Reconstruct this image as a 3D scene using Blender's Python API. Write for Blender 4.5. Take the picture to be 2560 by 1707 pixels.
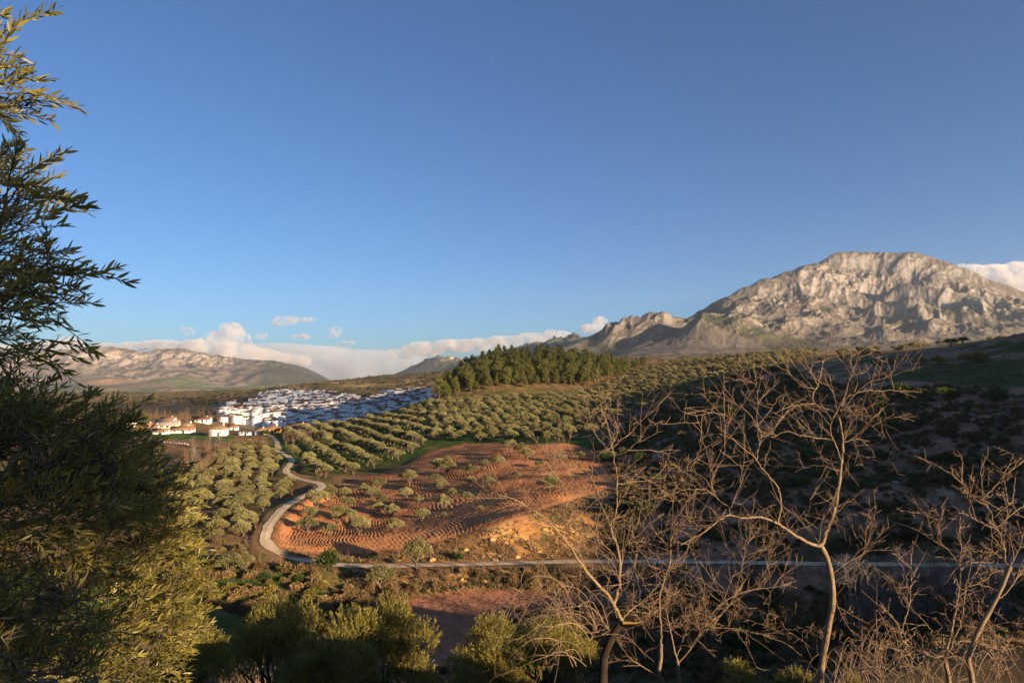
import bpy, math, random
import numpy as np

# ------------------------------------------------------------------ scene, camera, sky, sun
for o in list(bpy.data.objects): bpy.data.objects.remove(o)
SC = bpy.context.scene
COL = SC.collection
W, H, F, HOR = 2560.0, 1707.0, 1707.0, 920.0       # photo size, focal length and horizon row in photo pixels
cam_d = bpy.data.cameras.new('camera')
cam_d.sensor_width = 36.0
cam_d.lens = 36.0 * F / W
cam_d.shift_y = (HOR - H / 2) / W
cam_d.clip_start = 0.05
cam_d.clip_end = 60000.0
cam = bpy.data.objects.new('camera', cam_d)
cam.rotation_euler = (math.radians(90), 0, 0)
COL.objects.link(cam)
SC.camera = cam

SUN_EL, SUN_AZ = math.radians(11.0), math.radians(131.0)       # azimuth clockwise from +Y (the view direction)
SUN = np.array([math.sin(SUN_AZ) * math.cos(SUN_EL), math.cos(SUN_AZ) * math.cos(SUN_EL), math.sin(SUN_EL)])
world = bpy.data.worlds.new('World')
SC.world = world
world.use_nodes = True
wn = world.node_tree
sky = wn.nodes.new('ShaderNodeTexSky')
sky.sky_type = 'NISHITA'
sky.sun_disc = False
sky.sun_elevation = SUN_EL
sky.sun_rotation = SUN_AZ
sky.altitude = 2000
sky.air_density = 1.0
sky.dust_density = 3.0
sky.ozone_density = 5.0
bg = wn.nodes['Background']
bg.inputs['Strength'].default_value = 0.055
wn.links.new(sky.outputs[0], bg.inputs['Color'])
sun_d = bpy.data.lights.new('sun', 'SUN')
sun_d.energy = 5.0
sun_d.angle = math.radians(0.5)
sun_d.color = (1.0, 0.75, 0.47)
sun = bpy.data.objects.new('sun', sun_d)
from mathutils import Vector
sun.rotation_euler = Vector(SUN).to_track_quat('Z', 'Y').to_euler()
COL.objects.link(sun)
SC.view_settings.view_transform = 'Standard'
SC.view_settings.look = 'None'
SC.view_settings.exposure = 1.5
SC.view_settings.gamma = 1.0
SC.cycles.max_bounces = 8
SC.cycles.diffuse_bounces = 2
SC.cycles.glossy_bounces = 1
SC.cycles.transmission_bounces = 4
SC.cycles.transparent_max_bounces = 16
SC.cycles.volume_bounces = 5
SC.cycles.use_denoising = True
SC.cycles.volume_step_rate = 4.0
SC.cycles.volume_max_steps = 128

RNG = np.random.default_rng(7)
random.seed(7)

# ------------------------------------------------------------------ numpy noise
_perm = np.random.default_rng(3).permutation(256)
_perm = np.concatenate([_perm, _perm, _perm])
_ga = np.random.default_rng(5).uniform(0, 2 * np.pi, 256)
_gx, _gy = np.cos(_ga), np.sin(_ga)
def perlin(x, y):
    xi = np.floor(x).astype(np.int64); yi = np.floor(y).astype(np.int64)
    fx = x - xi; fy = y - yi
    xi &= 255; yi &= 255
    u = fx * fx * fx * (fx * (fx * 6 - 15) + 10); v = fy * fy * fy * (fy * (fy * 6 - 15) + 10)
    def g(ix, iy, dx, dy):
        h = _perm[_perm[ix & 255] + (iy & 255)]
        return _gx[h] * dx + _gy[h] * dy
    a = g(xi, yi, fx, fy); b = g(xi + 1, yi, fx - 1, fy)
    c = g(xi, yi + 1, fx, fy - 1); d = g(xi + 1, yi + 1, fx - 1, fy - 1)
    return ((a + (b - a) * u) + ((c + (d - c) * u) - (a + (b - a) * u)) * v) * 1.5
def fbm(x, y, octv=5, gain=0.5, lac=2.03):
    s = 0; a = 1.0; n = 0
    for i in range(octv):
        s = s + a * perlin(x + 17.3 * i, y - 9.1 * i); n += a
        a *= gain; x = x * lac; y = y * lac
    return s / n
def ridged(x, y, octv=5, gain=0.55, lac=2.05):
    s = 0; a = 1.0; n = 0; w = 1.0
    for i in range(octv):
        r = 1 - np.abs(perlin(x + 31.7 * i, y + 11.9 * i))
        r = r * r
        s = s + a * r * w; n += a
        w = np.clip(r * 1.4, 0, 1)
        a *= gain; x = x * lac; y = y * lac
    return s / n
def sstep(a, b, x):
    t = np.clip((x - a) / (b - a), 0, 1)
    return t * t * (3 - 2 * t)

# ------------------------------------------------------------------ mesh helpers
def mesh_np(name, V, faces, mat=None, smooth=False):
    """faces: list of int arrays (M,k) with any k"""
    me = bpy.data.meshes.new(name)
    V = np.asarray(V, np.float32)
    if not isinstance(faces, (list, tuple)): faces = [faces]
    faces = [np.asarray(f, np.int32) for f in faces if len(f)]
    nl = sum(f.size for f in faces); npoly = sum(len(f) for f in faces)
    me.vertices.add(len(V)); me.vertices.foreach_set('co', V.ravel())
    me.loops.add(nl); me.polygons.add(npoly)
    me.loops.foreach_set('vertex_index', np.concatenate([f.ravel() for f in faces]))
    tot = np.concatenate([np.full(len(f), f.shape[1], np.int32) for f in faces])
    st = np.concatenate([[0], np.cumsum(tot)[:-1]]).astype(np.int32)
    me.polygons.foreach_set('loop_start', st)
    if smooth: me.polygons.foreach_set('use_smooth', np.ones(npoly, bool))
    me.update(calc_edges=True)
    me.validate()
    if mat: me.materials.append(mat)
    return me
def link(name, me, parent=None, loc=None, rotz=None, scale=None, **props):
    o = bpy.data.objects.new(name, me)
    COL.objects.link(o)
    if parent is not None: o.parent = parent
    if loc is not None: o.location = loc
    if rotz is not None: o.rotation_euler = (0, 0, rotz)
    if scale is not None: o.scale = scale if hasattr(scale, '__len__') else (scale,) * 3
    for k, v in props.items(): o[k] = v
    return o
def thing(name, label, cat, loc=(0, 0, 0), rotz=0, group=None, scale=None, me=None):
    o = link(name, me, None, loc, rotz, scale)
    o['label'] = label; o['category'] = cat
    if group: o['group'] = group
    return o
def set_color(me, rgb, name='cover'):
    a = me.color_attributes.new(name, 'FLOAT_COLOR', 'POINT')
    c = np.ones((len(rgb), 4), np.float32); c[:, :3] = rgb
    a.data.foreach_set('color', c.ravel())
def tubes(paths, sides=5):
    """paths: list of (pts (n,3), radii (n,)); returns V, F"""
    Vs, Fs, base = [], [], 0
    for pts, rad in paths:
        pts = np.asarray(pts, float); rad = np.asarray(rad, float)
        n = len(pts)
        t = np.gradient(pts, axis=0); t /= np.linalg.norm(t, axis=1)[:, None] + 1e-9
        ref = np.array([0.31, 0.17, 0.93]) if abs(t[0, 2]) < .9 else np.array([1., 0.2, 0])
        a = np.cross(t, ref); a /= np.linalg.norm(a, axis=1)[:, None] + 1e-9
        b = np.cross(t, a)
        ang = np.arange(sides) * 2 * np.pi / sides
        ring = pts[:, None, :] + rad[:, None, None] * (np.cos(ang)[None, :, None] * a[:, None, :] + np.sin(ang)[None, :, None] * b[:, None, :])
        Vs.append(ring.reshape(-1, 3))
        i = np.arange(n - 1)[:, None] * sides; j = np.arange(sides)[None, :]; k = (j + 1) % sides
        Fs.append((base + np.stack([i + j, i + k, i + sides + k, i + sides + j], -1)).reshape(-1, 4))
        base += n * sides
    return np.concatenate(Vs), np.concatenate(Fs)
def boxmesh(V, Fc, x0, x1, y0, y1, z0, z1):
    b = len(V)
    V += [(x0, y0, z0), (x1, y0, z0), (x1, y1, z0), (x0, y1, z0), (x0, y0, z1), (x1, y0, z1), (x1, y1, z1), (x0, y1, z1)]
    Fc += [(b, b + 3, b + 2, b + 1), (b + 4, b + 5, b + 6, b + 7), (b, b + 1, b + 5, b + 4), (b + 1, b + 2, b + 6, b + 5), (b + 2, b + 3, b + 7, b + 6), (b + 3, b, b + 4, b + 7)]

# ------------------------------------------------------------------ materials
def mat_new(name, rough=0.8, spec=0.2):
    m = bpy.data.materials.new(name); m.use_nodes = True
    n = m.node_tree.nodes; b = n['Principled BSDF']
    b.inputs['Roughness'].default_value = rough
    b.inputs['Specular IOR Level'].default_value = spec
    return m, m.node_tree, b
def nd(nt, t, **kw):
    n = nt.nodes.new(t)
    for k, v in kw.items():
        if k.startswith('i_'): n.inputs[k[2:]].default_value = v
        else: setattr(n, k, v)
    return n
def ramp(nt, fac, stops):
    r = nt.nodes.new('ShaderNodeValToRGB')
    el = r.color_ramp.elements
    while len(el) < len(stops): el.new(0.5)
    for e, (p, c) in zip(el, stops):
        e.position = p; e.color = (*c, 1) if len(c) == 3 else c
    nt.links.new(fac, r.inputs[0])
    return r.outputs[0]
def noise(nt, scale, detail=4, rough=0.55, vec=None, dist=0.0):
    n = nd(nt, 'ShaderNodeTexNoise', i_Scale=scale, i_Detail=detail, i_Roughness=rough, i_Distortion=dist)
    if vec is not None: nt.links.new(vec, n.inputs['Vector'])
    return n.outputs['Fac']
def mix(nt, fac, a, b, mode='MIX'):
    m = nd(nt, 'ShaderNodeMix', data_type='RGBA', blend_type=mode)
    for s, v in ((m.inputs[0], fac), (m.inputs[6], a), (m.inputs[7], b)):
        if isinstance(v, (int, float)): s.default_value = v
        elif isinstance(v, tuple): s.default_value = (*v, 1) if len(v) == 3 else v
        else: nt.links.new(v, s)
    return m.outputs[2]
def bump(nt, b, h, strength, dist):
    n = nd(nt, 'ShaderNodeBump', i_Strength=strength, i_Distance=dist)
    nt.links.new(h, n.inputs['Height']); nt.links.new(n.outputs[0], b.inputs['Normal'])
def simple_mat(name, c1, c2, scale, rough=0.85, spec=0.15, bumpd=None, objrand=0.0, coords='Object'):
    m, nt, b = mat_new(name, rough, spec)
    tc = nd(nt, 'ShaderNodeTexCoord').outputs[coords]
    f = noise(nt, scale, 5, 0.6, tc)
    c = ramp(nt, f, [(0.3, c1), (0.7, c2)])
    if objrand:
        oi = nd(nt, 'ShaderNodeObjectInfo')
        hs = nd(nt, 'ShaderNodeHueSaturation')
        mr = nd(nt, 'ShaderNodeMapRange'); mr.inputs[3].default_value = 1 - objrand; mr.inputs[4].default_value = 1 + objrand
        nt.links.new(oi.outputs['Random'], mr.inputs[0]); nt.links.new(mr.outputs[0], hs.inputs['Value'])
        nt.links.new(c, hs.inputs['Color']); c = hs.outputs[0]
    nt.links.new(c, b.inputs['Base Color'])
    if bumpd: bump(nt, b, f, 0.6, bumpd)
    return m
# ------------------------------------------------------------------ terrain heights from control points
def P(px, py, D):                     # photo pixel + depth -> world point
    return ((px - W / 2) / F * D, D, (HOR - py) / F * D)
CP = []
def col(px, *rows):                   # rows (py, D)
    for py, D in rows: CP.append(P(px, py, D))
def colz(px, *rows):                  # rows (z, D)
    for z, D in rows: CP.append(((px - W / 2) / F * D, D, z))
NEAR = ((-2.9, 3), (-5.3, 10), (-10.6, 20), (-24.0, 38), (-31.0, 54), (-34.6, 70))
for px in (-500, 0, 300, 600, 900, 1200, 1500, 1800): colz(px, *NEAR)
for px in (2050, 2300, 2600, 2950): colz(px, (-2.7, 3), (-5.0, 10), (-9.7, 20), (-18.0, 38), (-21.0, 50), (-25.8, 60), (-31.5, 75))
for px in (-700, -300, 0, 250):
    colz(px, (-35.5, 85), (-38.5, 110), (-37.5, 140)); col(px, (1300, 165), (1180, 240), (1100, 345), (1050, 500), (1018, 800), (1000, 1200))
for px, c in ((-700, 975), (-300, 980), (0, 985), (120, 980), (250, 988)): col(px, (c, 1600)); colz(px, (-115, 2200), (-150, 3200))
colz(500, (-36, 85), (-39.5, 105), (-39.5, 120), (-37.5, 135))
col(500, (1350, 146), (1270, 180), (1200, 222), (1140, 283), (1100, 345), (1070, 420), (1051, 520), (1036, 650), (1016, 850), (1002, 1200), (990, 1500)); colz(500, (-110, 2100), (-125, 3000))
col(390, (989, 1500)); col(600, (984, 1500)); col(640, (978, 1500))
colz(690, (-36.3, 85), (-40, 105), (-40, 121))
col(690, (1380, 138), (1270, 172), (1190, 225), (1120, 300), (1083, 368)); colz(690, (-41, 430), (-52, 540))
col(690, (1072, 640), (1032, 740), (990, 900), (976, 1050), (969, 1300), (967, 1500)); colz(690, (-95, 2100), (-115, 3000))
colz(580, (-45, 560)); col(580, (1048, 660), (1032, 760), (1012, 880), (1000, 1000))
colz(850, (-36.5, 85), (-40.3, 106), (-40.2, 123)); col(850, (1412, 131), (1388, 139.5), (1330, 156), (1270, 182), (1215, 212), (1180, 240), (1120, 300), (1085, 350), (1066, 392)); colz(850, (-45, 470), (-60, 580))
col(850, (1076, 640), (1040, 720), (1010, 820), (995, 900), (984, 1100), (966, 1450), (955, 1700)); colz(850, (-90, 2200), (-115, 3000))
col(780, (1400, 134), (1372, 141)); col(740, (1380, 139), (1350, 147))
colz(1000, (-36.8, 85), (-40.3, 106), (-40.2, 122)); col(1000, (1414, 130), (1390, 137), (1364, 143), (1300, 164), (1250, 185), (1200, 212), (1160, 240), (1100, 300), (1062, 350), (1036, 400)); colz(1000, (-38, 480), (-50, 580))
col(1000, (1028, 670), (1003, 760), (986, 830)); colz(1000, (-40, 930)); col(1000, (962, 1300), (944, 1550), (936, 1750)); colz(1000, (-75, 2200), (-100, 3000))
col(930, (1045, 670), (1012, 780), (990, 880))
col(1100, (1412, 130), (1385, 136), (1355, 141), (1300, 156), (1240, 182), (1180, 213), (1140, 240), (1080, 305), (1042, 355), (1012, 405), (993, 440)); colz(1100, (-25, 520), (-33, 600)); col(1090, (992, 690), (985, 730)); colz(1100, (-36, 850), (-45, 950)); col(1100, (935, 1500), (925, 1700)); colz(1100, (-70, 2200), (-95, 3000))
col(1160, (1014, 400), (985, 440), (957, 475), (935, 520)); colz(1160, (-8, 600), (-25, 700))
colz(1280, (-36.8, 85), (-39.8, 106), (-39.4, 121)); col(1280, (1408, 129), (1392, 133), (1350, 137), (1296, 140.5), (1250, 160), (1200, 185), (1150, 215), (1120, 240), (1080, 285), (1040, 340), (1005, 400), (984, 432), (958, 455), (922, 500), (902, 545), (893, 600)); colz(1280, (4, 680), (-28, 850), (-36, 1000)); col(1280, (915, 1350), (912, 1650)); colz(1280, (-40, 2200), (-70, 3000), (-70, 4500))
col(1400, (1405, 128), (1390, 132), (1330, 138), (1280, 146), (1240, 163), (1180, 197), (1130, 230), (1080, 285), (1030, 350), (990, 420), (962, 455), (925, 500), (898, 560), (887, 620)); colz(1400, (6, 720), (-20, 900), (10, 1500))
colz(1500, (-36.5, 85), (-39, 105), (-38.8, 119)); col(1500, (1405, 127), (1390, 131), (1320, 140), (1260, 160), (1190, 195), (1130, 232), (1080, 280), (1035, 335), (998, 392), (972, 435), (952, 470), (925, 520), (905, 575), (896, 640)); colz(1500, (5, 760), (-15, 950), (15, 1500))
colz(1700, (-36.5, 85), (-38.5, 105), (-37.5, 117)); col(1700, (1405, 124), (1385, 128), (1330, 135), (1250, 150), (1160, 182), (1080, 225), (1020, 285), (980, 350), (950, 420), (926, 500), (911, 580), (902, 660)); colz(1700, (0, 800), (-2, 1050), (16, 1500))
colz(1950, (-36, 85), (-38, 104), (-37, 113)); col(1950, (1408, 119), (1390, 122.5), (1340, 128), (1250, 142), (1160, 164), (1080, 190), (1000, 230), (960, 270), (930, 330), (906, 420), (888, 520), (878, 600)); colz(1950, (6, 760), (8, 1100), (22, 1600))
colz(2200, (-35.5, 88), (-37.2, 102), (-36, 109)); col(2200, (1411, 114), (1390, 117), (1300, 125), (1200, 140), (1100, 160), (1010, 183), (962, 200), (935, 226), (907, 280), (888, 350), (877, 440)); colz(2200, (4, 620), (14, 1200), (30, 1700))
colz(2450, (-34.5, 86), (-36.5, 98), (-35, 105)); col(2450, (1414, 110), (1390, 113), (1300, 119), (1160, 134), (1060, 149), (980, 168), (940, 194), (915, 222), (884, 262), (862, 320)); colz(2450, (5, 480), (20, 1200))
colz(2700, (-33, 85), (-35.5, 97)); col(2700, (1414, 107), (1280, 116), (1150, 128), (1000, 150), (930, 180), (860, 250), (815, 320)); colz(2700, (15, 480), (25, 1200))
colz(3000, (-32, 85), (-33, 100)); col(3000, (1300, 110), (1000, 140), (880, 200), (800, 300)); colz(3000, (30, 600), (40, 1200))
# the hill the camera stands on, behind and to the right; unseen heights shaped to cast its shadow
for p in ((0, 0, -1.75), (2, 0, -1.8), (-2, 0, -1.9), (0, -4, -1.2), (6, -4, -1.3), (-8, -6, -1.6), (20, 0, -4.0), (13, 13, -8.5), (20, 22, -18), (28, 30, -25), (45, 22, -26), (60, 10, -22), (75, 0, -17), (40, -8, -6), (40, -25, -1), (60, -10, -9), (76, -59, 3), (85, 10, -13),
          (96, -16, -8.5), (106, 17, -15), (120, 33, -14), (120, 60, -15.5), (126, 94, -12), (136, 54, -2), (131, -51, -1), (141, -18, -7), (146, 69, 0), (161, 59, 4), (171, 19, 7), (177, -54, -1), (181, 34, 9), (197, 23, 12), (207, -17, 15), (232, -12, 19), (260, 20, 24), (300, -10, 30), (150, 125, 3), (166, 97, 9), (182, 78, 12), (205, 133, 24), (226, 181, 29), (240, 235, 29), (260, 120, 34), (300, 100, 44), (360, 120, 50), (300, 250, 40), (300, -100, 14), (420, 0, 30), (165, -110, 4), (111, -94, 2),
          (0, -20, .3), (0, -60, 2), (-30, -20, 0), (-40, 5, -6), (-70, -20, -8), (-70, 30, -20), (-110, 20, -28), (-180, 30, -36), (-400, 50, -40), (80, -120, 1), (0, -200, -5), (-200, -150, -20), (300, -300, 12), (0, -600, -10), (-600, -400, -30), (700, -300, 25), (700, 200, 40), (900, 500, 40), (-900, 200, -45), (0, -2600, -20), (2500, -400, 60), (-2500, -400, 0)): CP.append(p)
# far plain and the left range
LSKY = [(-900, 905), (-400, 892), (-150, 884), (0, 882), (100, 880), (180, 875), (237, 871), (275, 870), (329, 880), (363, 879), (432, 870), (470, 876), (536, 889), (593, 896), (650, 899), (719, 908), (760, 918), (784, 928), (826, 951), (870, 975)]
for px, py in LSKY:
    col(px, (py, 8000)); colz(px, (((HOR - py) / F * 8000) - 90, 8350), (-150, 8700))
    if px < 600: col(px, (min(1000, py + 120), 4500), (py + 100, 6000), (py + 76, 7000), (py + 60, 7250), (py + 38, 7520), (py + 16, 7780))
    elif px < 800: col(px, (992, 4500), (985, 5800), (max(962, py + 56), 6900), (py + 34, 7300), (py + 14, 7700))
for px in (900, 1000, 1100): colz(px, (-130, 4500), (-170, 6000), (-190, 8000))
# blue ridges in the middle, behind the pine hill
for px, py in ((960, 948), (1020, 922), (1060, 904), (1110, 893), (1160, 896), (1200, 897), (1300, 874), (1345, 855), (1390, 846), (1425, 850), (1465, 840), (1490, 842), (1530, 850), (1600, 860)):
    col(px, (py, 7200)); colz(px, (((HOR - py) / F * 7200) - 150, 7800), (-100, 8600))
    if px < 1450: colz(px, (-60, 5600))
# the grey massif on the right
MSKY = [(1720, 800, 4300), (1745, 785, 4320), (1770, 766, 4350), (1800, 748, 4400), (1850, 722, 4500), (1900, 700, 4600), (1950, 683, 4700), (2000, 668, 4800), (2040, 655, 4870), (2060, 648, 5000), (2080, 638, 5060), (2110, 638, 5080), (2140, 633, 5090), (2170, 637, 5090), (2200, 638, 5090), (2230, 632, 5060), (2270, 631, 5040), (2310, 637, 5000), (2350, 650, 4930), (2400, 668, 4800), (2450, 694, 4760), (2500, 711, 4730), (2560, 730, 4700), (2650, 765, 4650), (2800, 800, 4600), (3000, 820, 4600)]
for px, py, D in MSKY:
    col(px, (py, D)); z = (HOR - py) / F * D
    if px >= 1850: col(px, (py + 34 + 10 * math.sin(px / 37.0), D - 230))
    colz(px, (z - 90, D + 260), (z * 0.45 - 60, D + 900), (0, D + 2200))
col(1510, (905, 2600), (890, 3200), (858, 3430), (845, 3480), (870, 3800)); col(1545, (903, 2500), (880, 3200), (862, 3400), (840, 3440), (820, 3490), (840, 3750))
col(1590, (899, 2200), (880, 2900), (856, 3380), (832, 3430), (805, 3500), (830, 3750)); col(1625, (850, 3400), (822, 3440), (800, 3520), (825, 3800)); col(1655, (846, 3430), (812, 3490), (788, 3580), (815, 3850)); col(1680, (840, 3480), (820, 3560), (796, 3700))
col(1600, (905, 1900)); col(1700, (905, 1900), (890, 2300), (878, 2700), (866, 2980), (840, 3100), (828, 3200), (826, 3450), (822, 3850))
col(1740, (866, 2980), (820, 3120), (806, 3250), (815, 3600), (800, 4100)); col(1790, (903, 1900), (880, 2600), (866, 2960), (842, 3040), (800, 3200), (786, 3300), (800, 3500), (795, 3800), (765, 4200))
col(1840, (868, 2950), (845, 3020), (815, 3160), (797, 3290), (806, 3550), (770, 4000), (740, 4350)); col(1900, (868, 2930), (852, 3010), (830, 3180), (818, 3350), (800, 3650), (760, 4050), (722, 4430))
col(1960, (902, 1900), (882, 2500), (866, 2900), (852, 3080), (838, 3300), (800, 3600), (764, 3850), (758, 3920), (760, 4150)); col(2020, (866, 2900), (845, 3200), (810, 3500), (785, 3780), (755, 4200))
col(2100, (900, 1900), (880, 2400), (864, 2900), (842, 3300), (812, 3650), (775, 4100), (735, 4480)); col(2150, (864, 2900), (843, 3300), (815, 3700), (780, 4150), (738, 4500))
col(2190, (862, 2900), (845, 3350), (820, 3800), (785, 4250), (745, 4540)); col(2230, (860, 2880), (800, 3950), (760, 4350), (728, 4470))
col(2245, (856, 2960), (828, 3020), (852, 3120)); col(2215, (858, 2980)); col(2275, (858, 2980))
col(2285, (858, 2850), (835, 3220), (800, 3520), (765, 3780), (738, 4040), (715, 4330)); col(2340, (895, 1900), (860, 2800), (840, 3200), (810, 3600), (770, 4000), (735, 4250))
col(2400, (858, 2800), (845, 3200), (820, 3650), (775, 4100), (735, 4420)); col(2440, (858, 2800), (830, 3300), (795, 3650), (760, 4050), (725, 4500)); col(2500, (860, 2800), (845, 3250), (815, 3700), (775, 4150), (745, 4500)); col(2600, (860, 2700), (830, 3300), (795, 3900), (765, 4400)); col(2800, (850, 2700), (830, 3300), (815, 4000))
CP = np.array(CP)
LA = 0.5
def lp(X, Y):
    return np.stack([np.arctan2(X, Y) * LA, np.log(np.hypot(X, Y) + 2.5)], -1)
_q = lp(CP[:, 0], CP[:, 1]); _z = CP[:, 2]
_m = np.abs(_q[:, 0]) > 2.2 * LA
_q2 = _q[_m].copy(); _q2[:, 0] -= np.sign(_q2[:, 0]) * 2 * np.pi * LA
_q = np.concatenate([_q, _q2]); _z = np.concatenate([_z, _z[_m]])
def _ker(a, b): return np.sqrt(((a[:, None, :] - b[None, :, :]) ** 2).sum(-1) + 0.012 ** 2)
_A = np.zeros((len(_q) + 1, len(_q) + 1))
# heights are fitted as slope seen from the camera (z / distance), which keeps near and far ground in proportion
_sc = np.exp(_q[:, 1])
_A[:-1, :-1] = -_ker(_q, _q) + 0.0006 * np.eye(len(_q))
_A[-1, :-1] = 1; _A[:-1, -1] = 1
_w = np.linalg.solve(_A, np.concatenate([_z / _sc, [0]]))
def zbase(X, Y):
    X = np.asarray(X, float).ravel(); Y = np.asarray(Y, float).ravel()
    out = np.empty(len(X))
    qx0 = _q[:, 0].astype(np.float32); qy0 = _q[:, 1].astype(np.float32); ww = -_w[:-1]
    for i in range(0, len(X), 1024):
        q = lp(X[i:i + 1024], Y[i:i + 1024])
        a = q[:, 0].astype(np.float32)[:, None] - qx0; a *= a
        b = q[:, 1].astype(np.float32)[:, None] - qy0; b *= b
        a += b; a += np.float32(0.012 ** 2); np.sqrt(a, out=a)
        out[i:i + 1024] = (a @ ww + _w[-1]) * np.exp(q[:, 1])
    return out
def znoise(X, Y, zb):
    r = np.hypot(X, Y)
    n = 0.10 * fbm(X / 3.0, Y / 3.0, 3) * sstep(3, 20, r) * (1 - sstep(500, 900, r))
    hs = sstep(60, 100, r) * (1 - sstep(1200, 2600, r))
    n += hs * 0.9 * fbm(X / 26, Y / 26 + 5, 4) * (0.5 + 0.5 * sstep(0.12, 0.3, np.arctan2(X, Y)))
    n += sstep(700, 1200, r) * (1 - sstep(2200, 2900, r)) * 14 * (ridged(X / 420, Y / 420, 5) - 0.5)
    th = np.arctan2(X, Y)
    m = sstep(2500, 3300, r) * sstep(0.09, 0.16, th) * (1 - sstep(7000, 8500, r))
    hgt = sstep(40, 260, zb)
    dc = np.interp(W / 2 + F * np.tan(np.clip(th, -1.2, 1.2)), [q[0] for q in MSKY], [q[2] for q in MSKY])
    cf = 0.22 + 0.78 * sstep(20, 420, np.abs(dc - Y))                 # the crest line itself stays calm
    wx = 60 * fbm(X / 400, Y / 400, 3)
    gul = ridged((X + wx - 0.75 * Y) / 300, (Y + 0.75 * X) / 760, 5, 0.5) - 0.5
    rock = ridged((X + wx) / 420, Y / 520 + 4, 6, 0.52) - 0.45
    gate = np.maximum(sstep(0.04, 0.28, fbm(X / 300 + 5, Y / 380, 3)), 0.55 * sstep(700, 200, dc - Y) * sstep(200, 400, zb)) * hgt
    crag = ridged((X - 0.6 * Y) / 120, (Y + 0.6 * X) / 170 + 3, 5, 0.62) - 0.4
    chip = ridged((X - 0.5 * Y) / 44 + 2, (Y + 0.5 * X) / 44, 3, 0.6) - 0.45
    n += m * cf * ((6 + 64 * hgt) * gul + (10 + 26 * hgt) * rock) + m * (0.35 + 0.65 * cf) * ((2 + 36 * gate) * crag + (1.5 + 9 * gate) * chip)
    l = sstep(6600, 7300, Y) * (1 - sstep(0.08, 0.14, np.arctan2(X, Y))) * (1 - sstep(8200, 8600, Y))
    hl = sstep(-40, 130, zb); dcl = sstep(0, 260, np.abs(8000 - Y))
    n += l * (0.25 + 0.75 * dcl) * ((22 + 95 * hl) * (ridged((X + .4 * Y) / 430 + 7, (Y - .3 * X) / 520, 6, 0.58) - 0.45) + (6 + 40 * hl) * (ridged((X - .5 * zb) / 120, (Y + .5 * zb) / 130, 4, .6) - .45))
    n += sstep(2600, 3600, r) * (1 - sstep(6400, 7200, Y)) * (1 - sstep(0.08, 0.14, np.arctan2(X, Y))) * 12 * (ridged(X / 600 + 2, Y / 600, 5) - 0.5)
    return n
ROADS = []                             # (pts (n,3), half width)
def zfun(X, Y):
    sh = np.shape(X)
    X = np.asarray(X, float).ravel(); Y = np.asarray(Y, float).ravel()
    zb = zbase(X, Y)
    z = zb + znoise(X, Y, zb)
    for pts, hw in ROADS:
        lo = pts[:, :2].min(0) - 9; hi = pts[:, :2].max(0) + 9
        k = np.nonzero((X > lo[0]) & (X < hi[0]) & (Y > lo[1]) & (Y < hi[1]))[0]
        for i in range(0, len(k), 4096):
            kk = k[i:i + 4096]
            d2 = (X[kk, None] - pts[None, :, 0]) ** 2 + (Y[kk, None] - pts[None, :, 1]) ** 2
            j = d2.argmin(1); d = np.sqrt(d2[np.arange(len(kk)), j])
            w = 1 - sstep(hw + 0.4, hw + 3.2, d)
            z[kk] = z[kk] * (1 - w) + pts[j, 2] * w
    return z.reshape(sh)
def project(X, Y, Z):
    return W / 2 + F * X / Y, HOR - F * Z / Y
_DS = np.exp(np.linspace(np.log(3.0), np.log(2600), 900))
def hit(px, py, dmin=3.0, dmax=2600):
    """first ground point seen through a photo pixel"""
    u = (px - W / 2) / F; s = (HOR - py) / F
    D = _DS[(_DS >= dmin) & (_DS <= dmax)]
    z = zfun(u * D, D)
    below = s * D <= z
    if not below.any(): return None
    i = int(np.argmax(below))
    if i == 0: d = D[0]
    else:
        f0 = s * D[i - 1] - z[i - 1]; f1 = s * D[i] - z[i]
        d = D[i - 1] + (D[i] - D[i - 1]) * f0 / (f0 - f1 + 1e-12)
    return np.array([u * d, d, float(zfun(np.array([u * d]), np.array([d]))[0])])
def spline(pts, n):
    pts = np.asarray(pts, float)
    d = np.concatenate([[0], np.cumsum(np.linalg.norm(np.diff(pts, axis=0), axis=1))])
    t = np.linspace(0, d[-1], n)
    m = np.gradient(pts, d, axis=0)
    i = np.clip(np.searchsorted(d, t, 'right') - 1, 0, len(d) - 2)
    h = (d[i + 1] - d[i])[:, None]; s = ((t - d[i]) / (d[i + 1] - d[i]))[:, None]
    return (2 * s**3 - 3 * s**2 + 1) * pts[i] + (s**3 - 2 * s**2 + s) * h * m[i] + (-2 * s**3 + 3 * s**2) * pts[i + 1] + (s**3 - s**2) * h * m[i + 1]
def in_poly(x, y, poly):
    poly = np.asarray(poly, float); inside = np.zeros(np.shape(x), bool)
    j = len(poly) - 1
    for i in range(len(poly)):
        xi, yi = poly[i]; xj, yj = poly[j]
        c = ((yi > y) != (yj > y)) & (x < (xj - xi) * (y - yi) / (yj - yi + 1e-12) + xi)
        inside ^= c; j = i
    return inside
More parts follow.
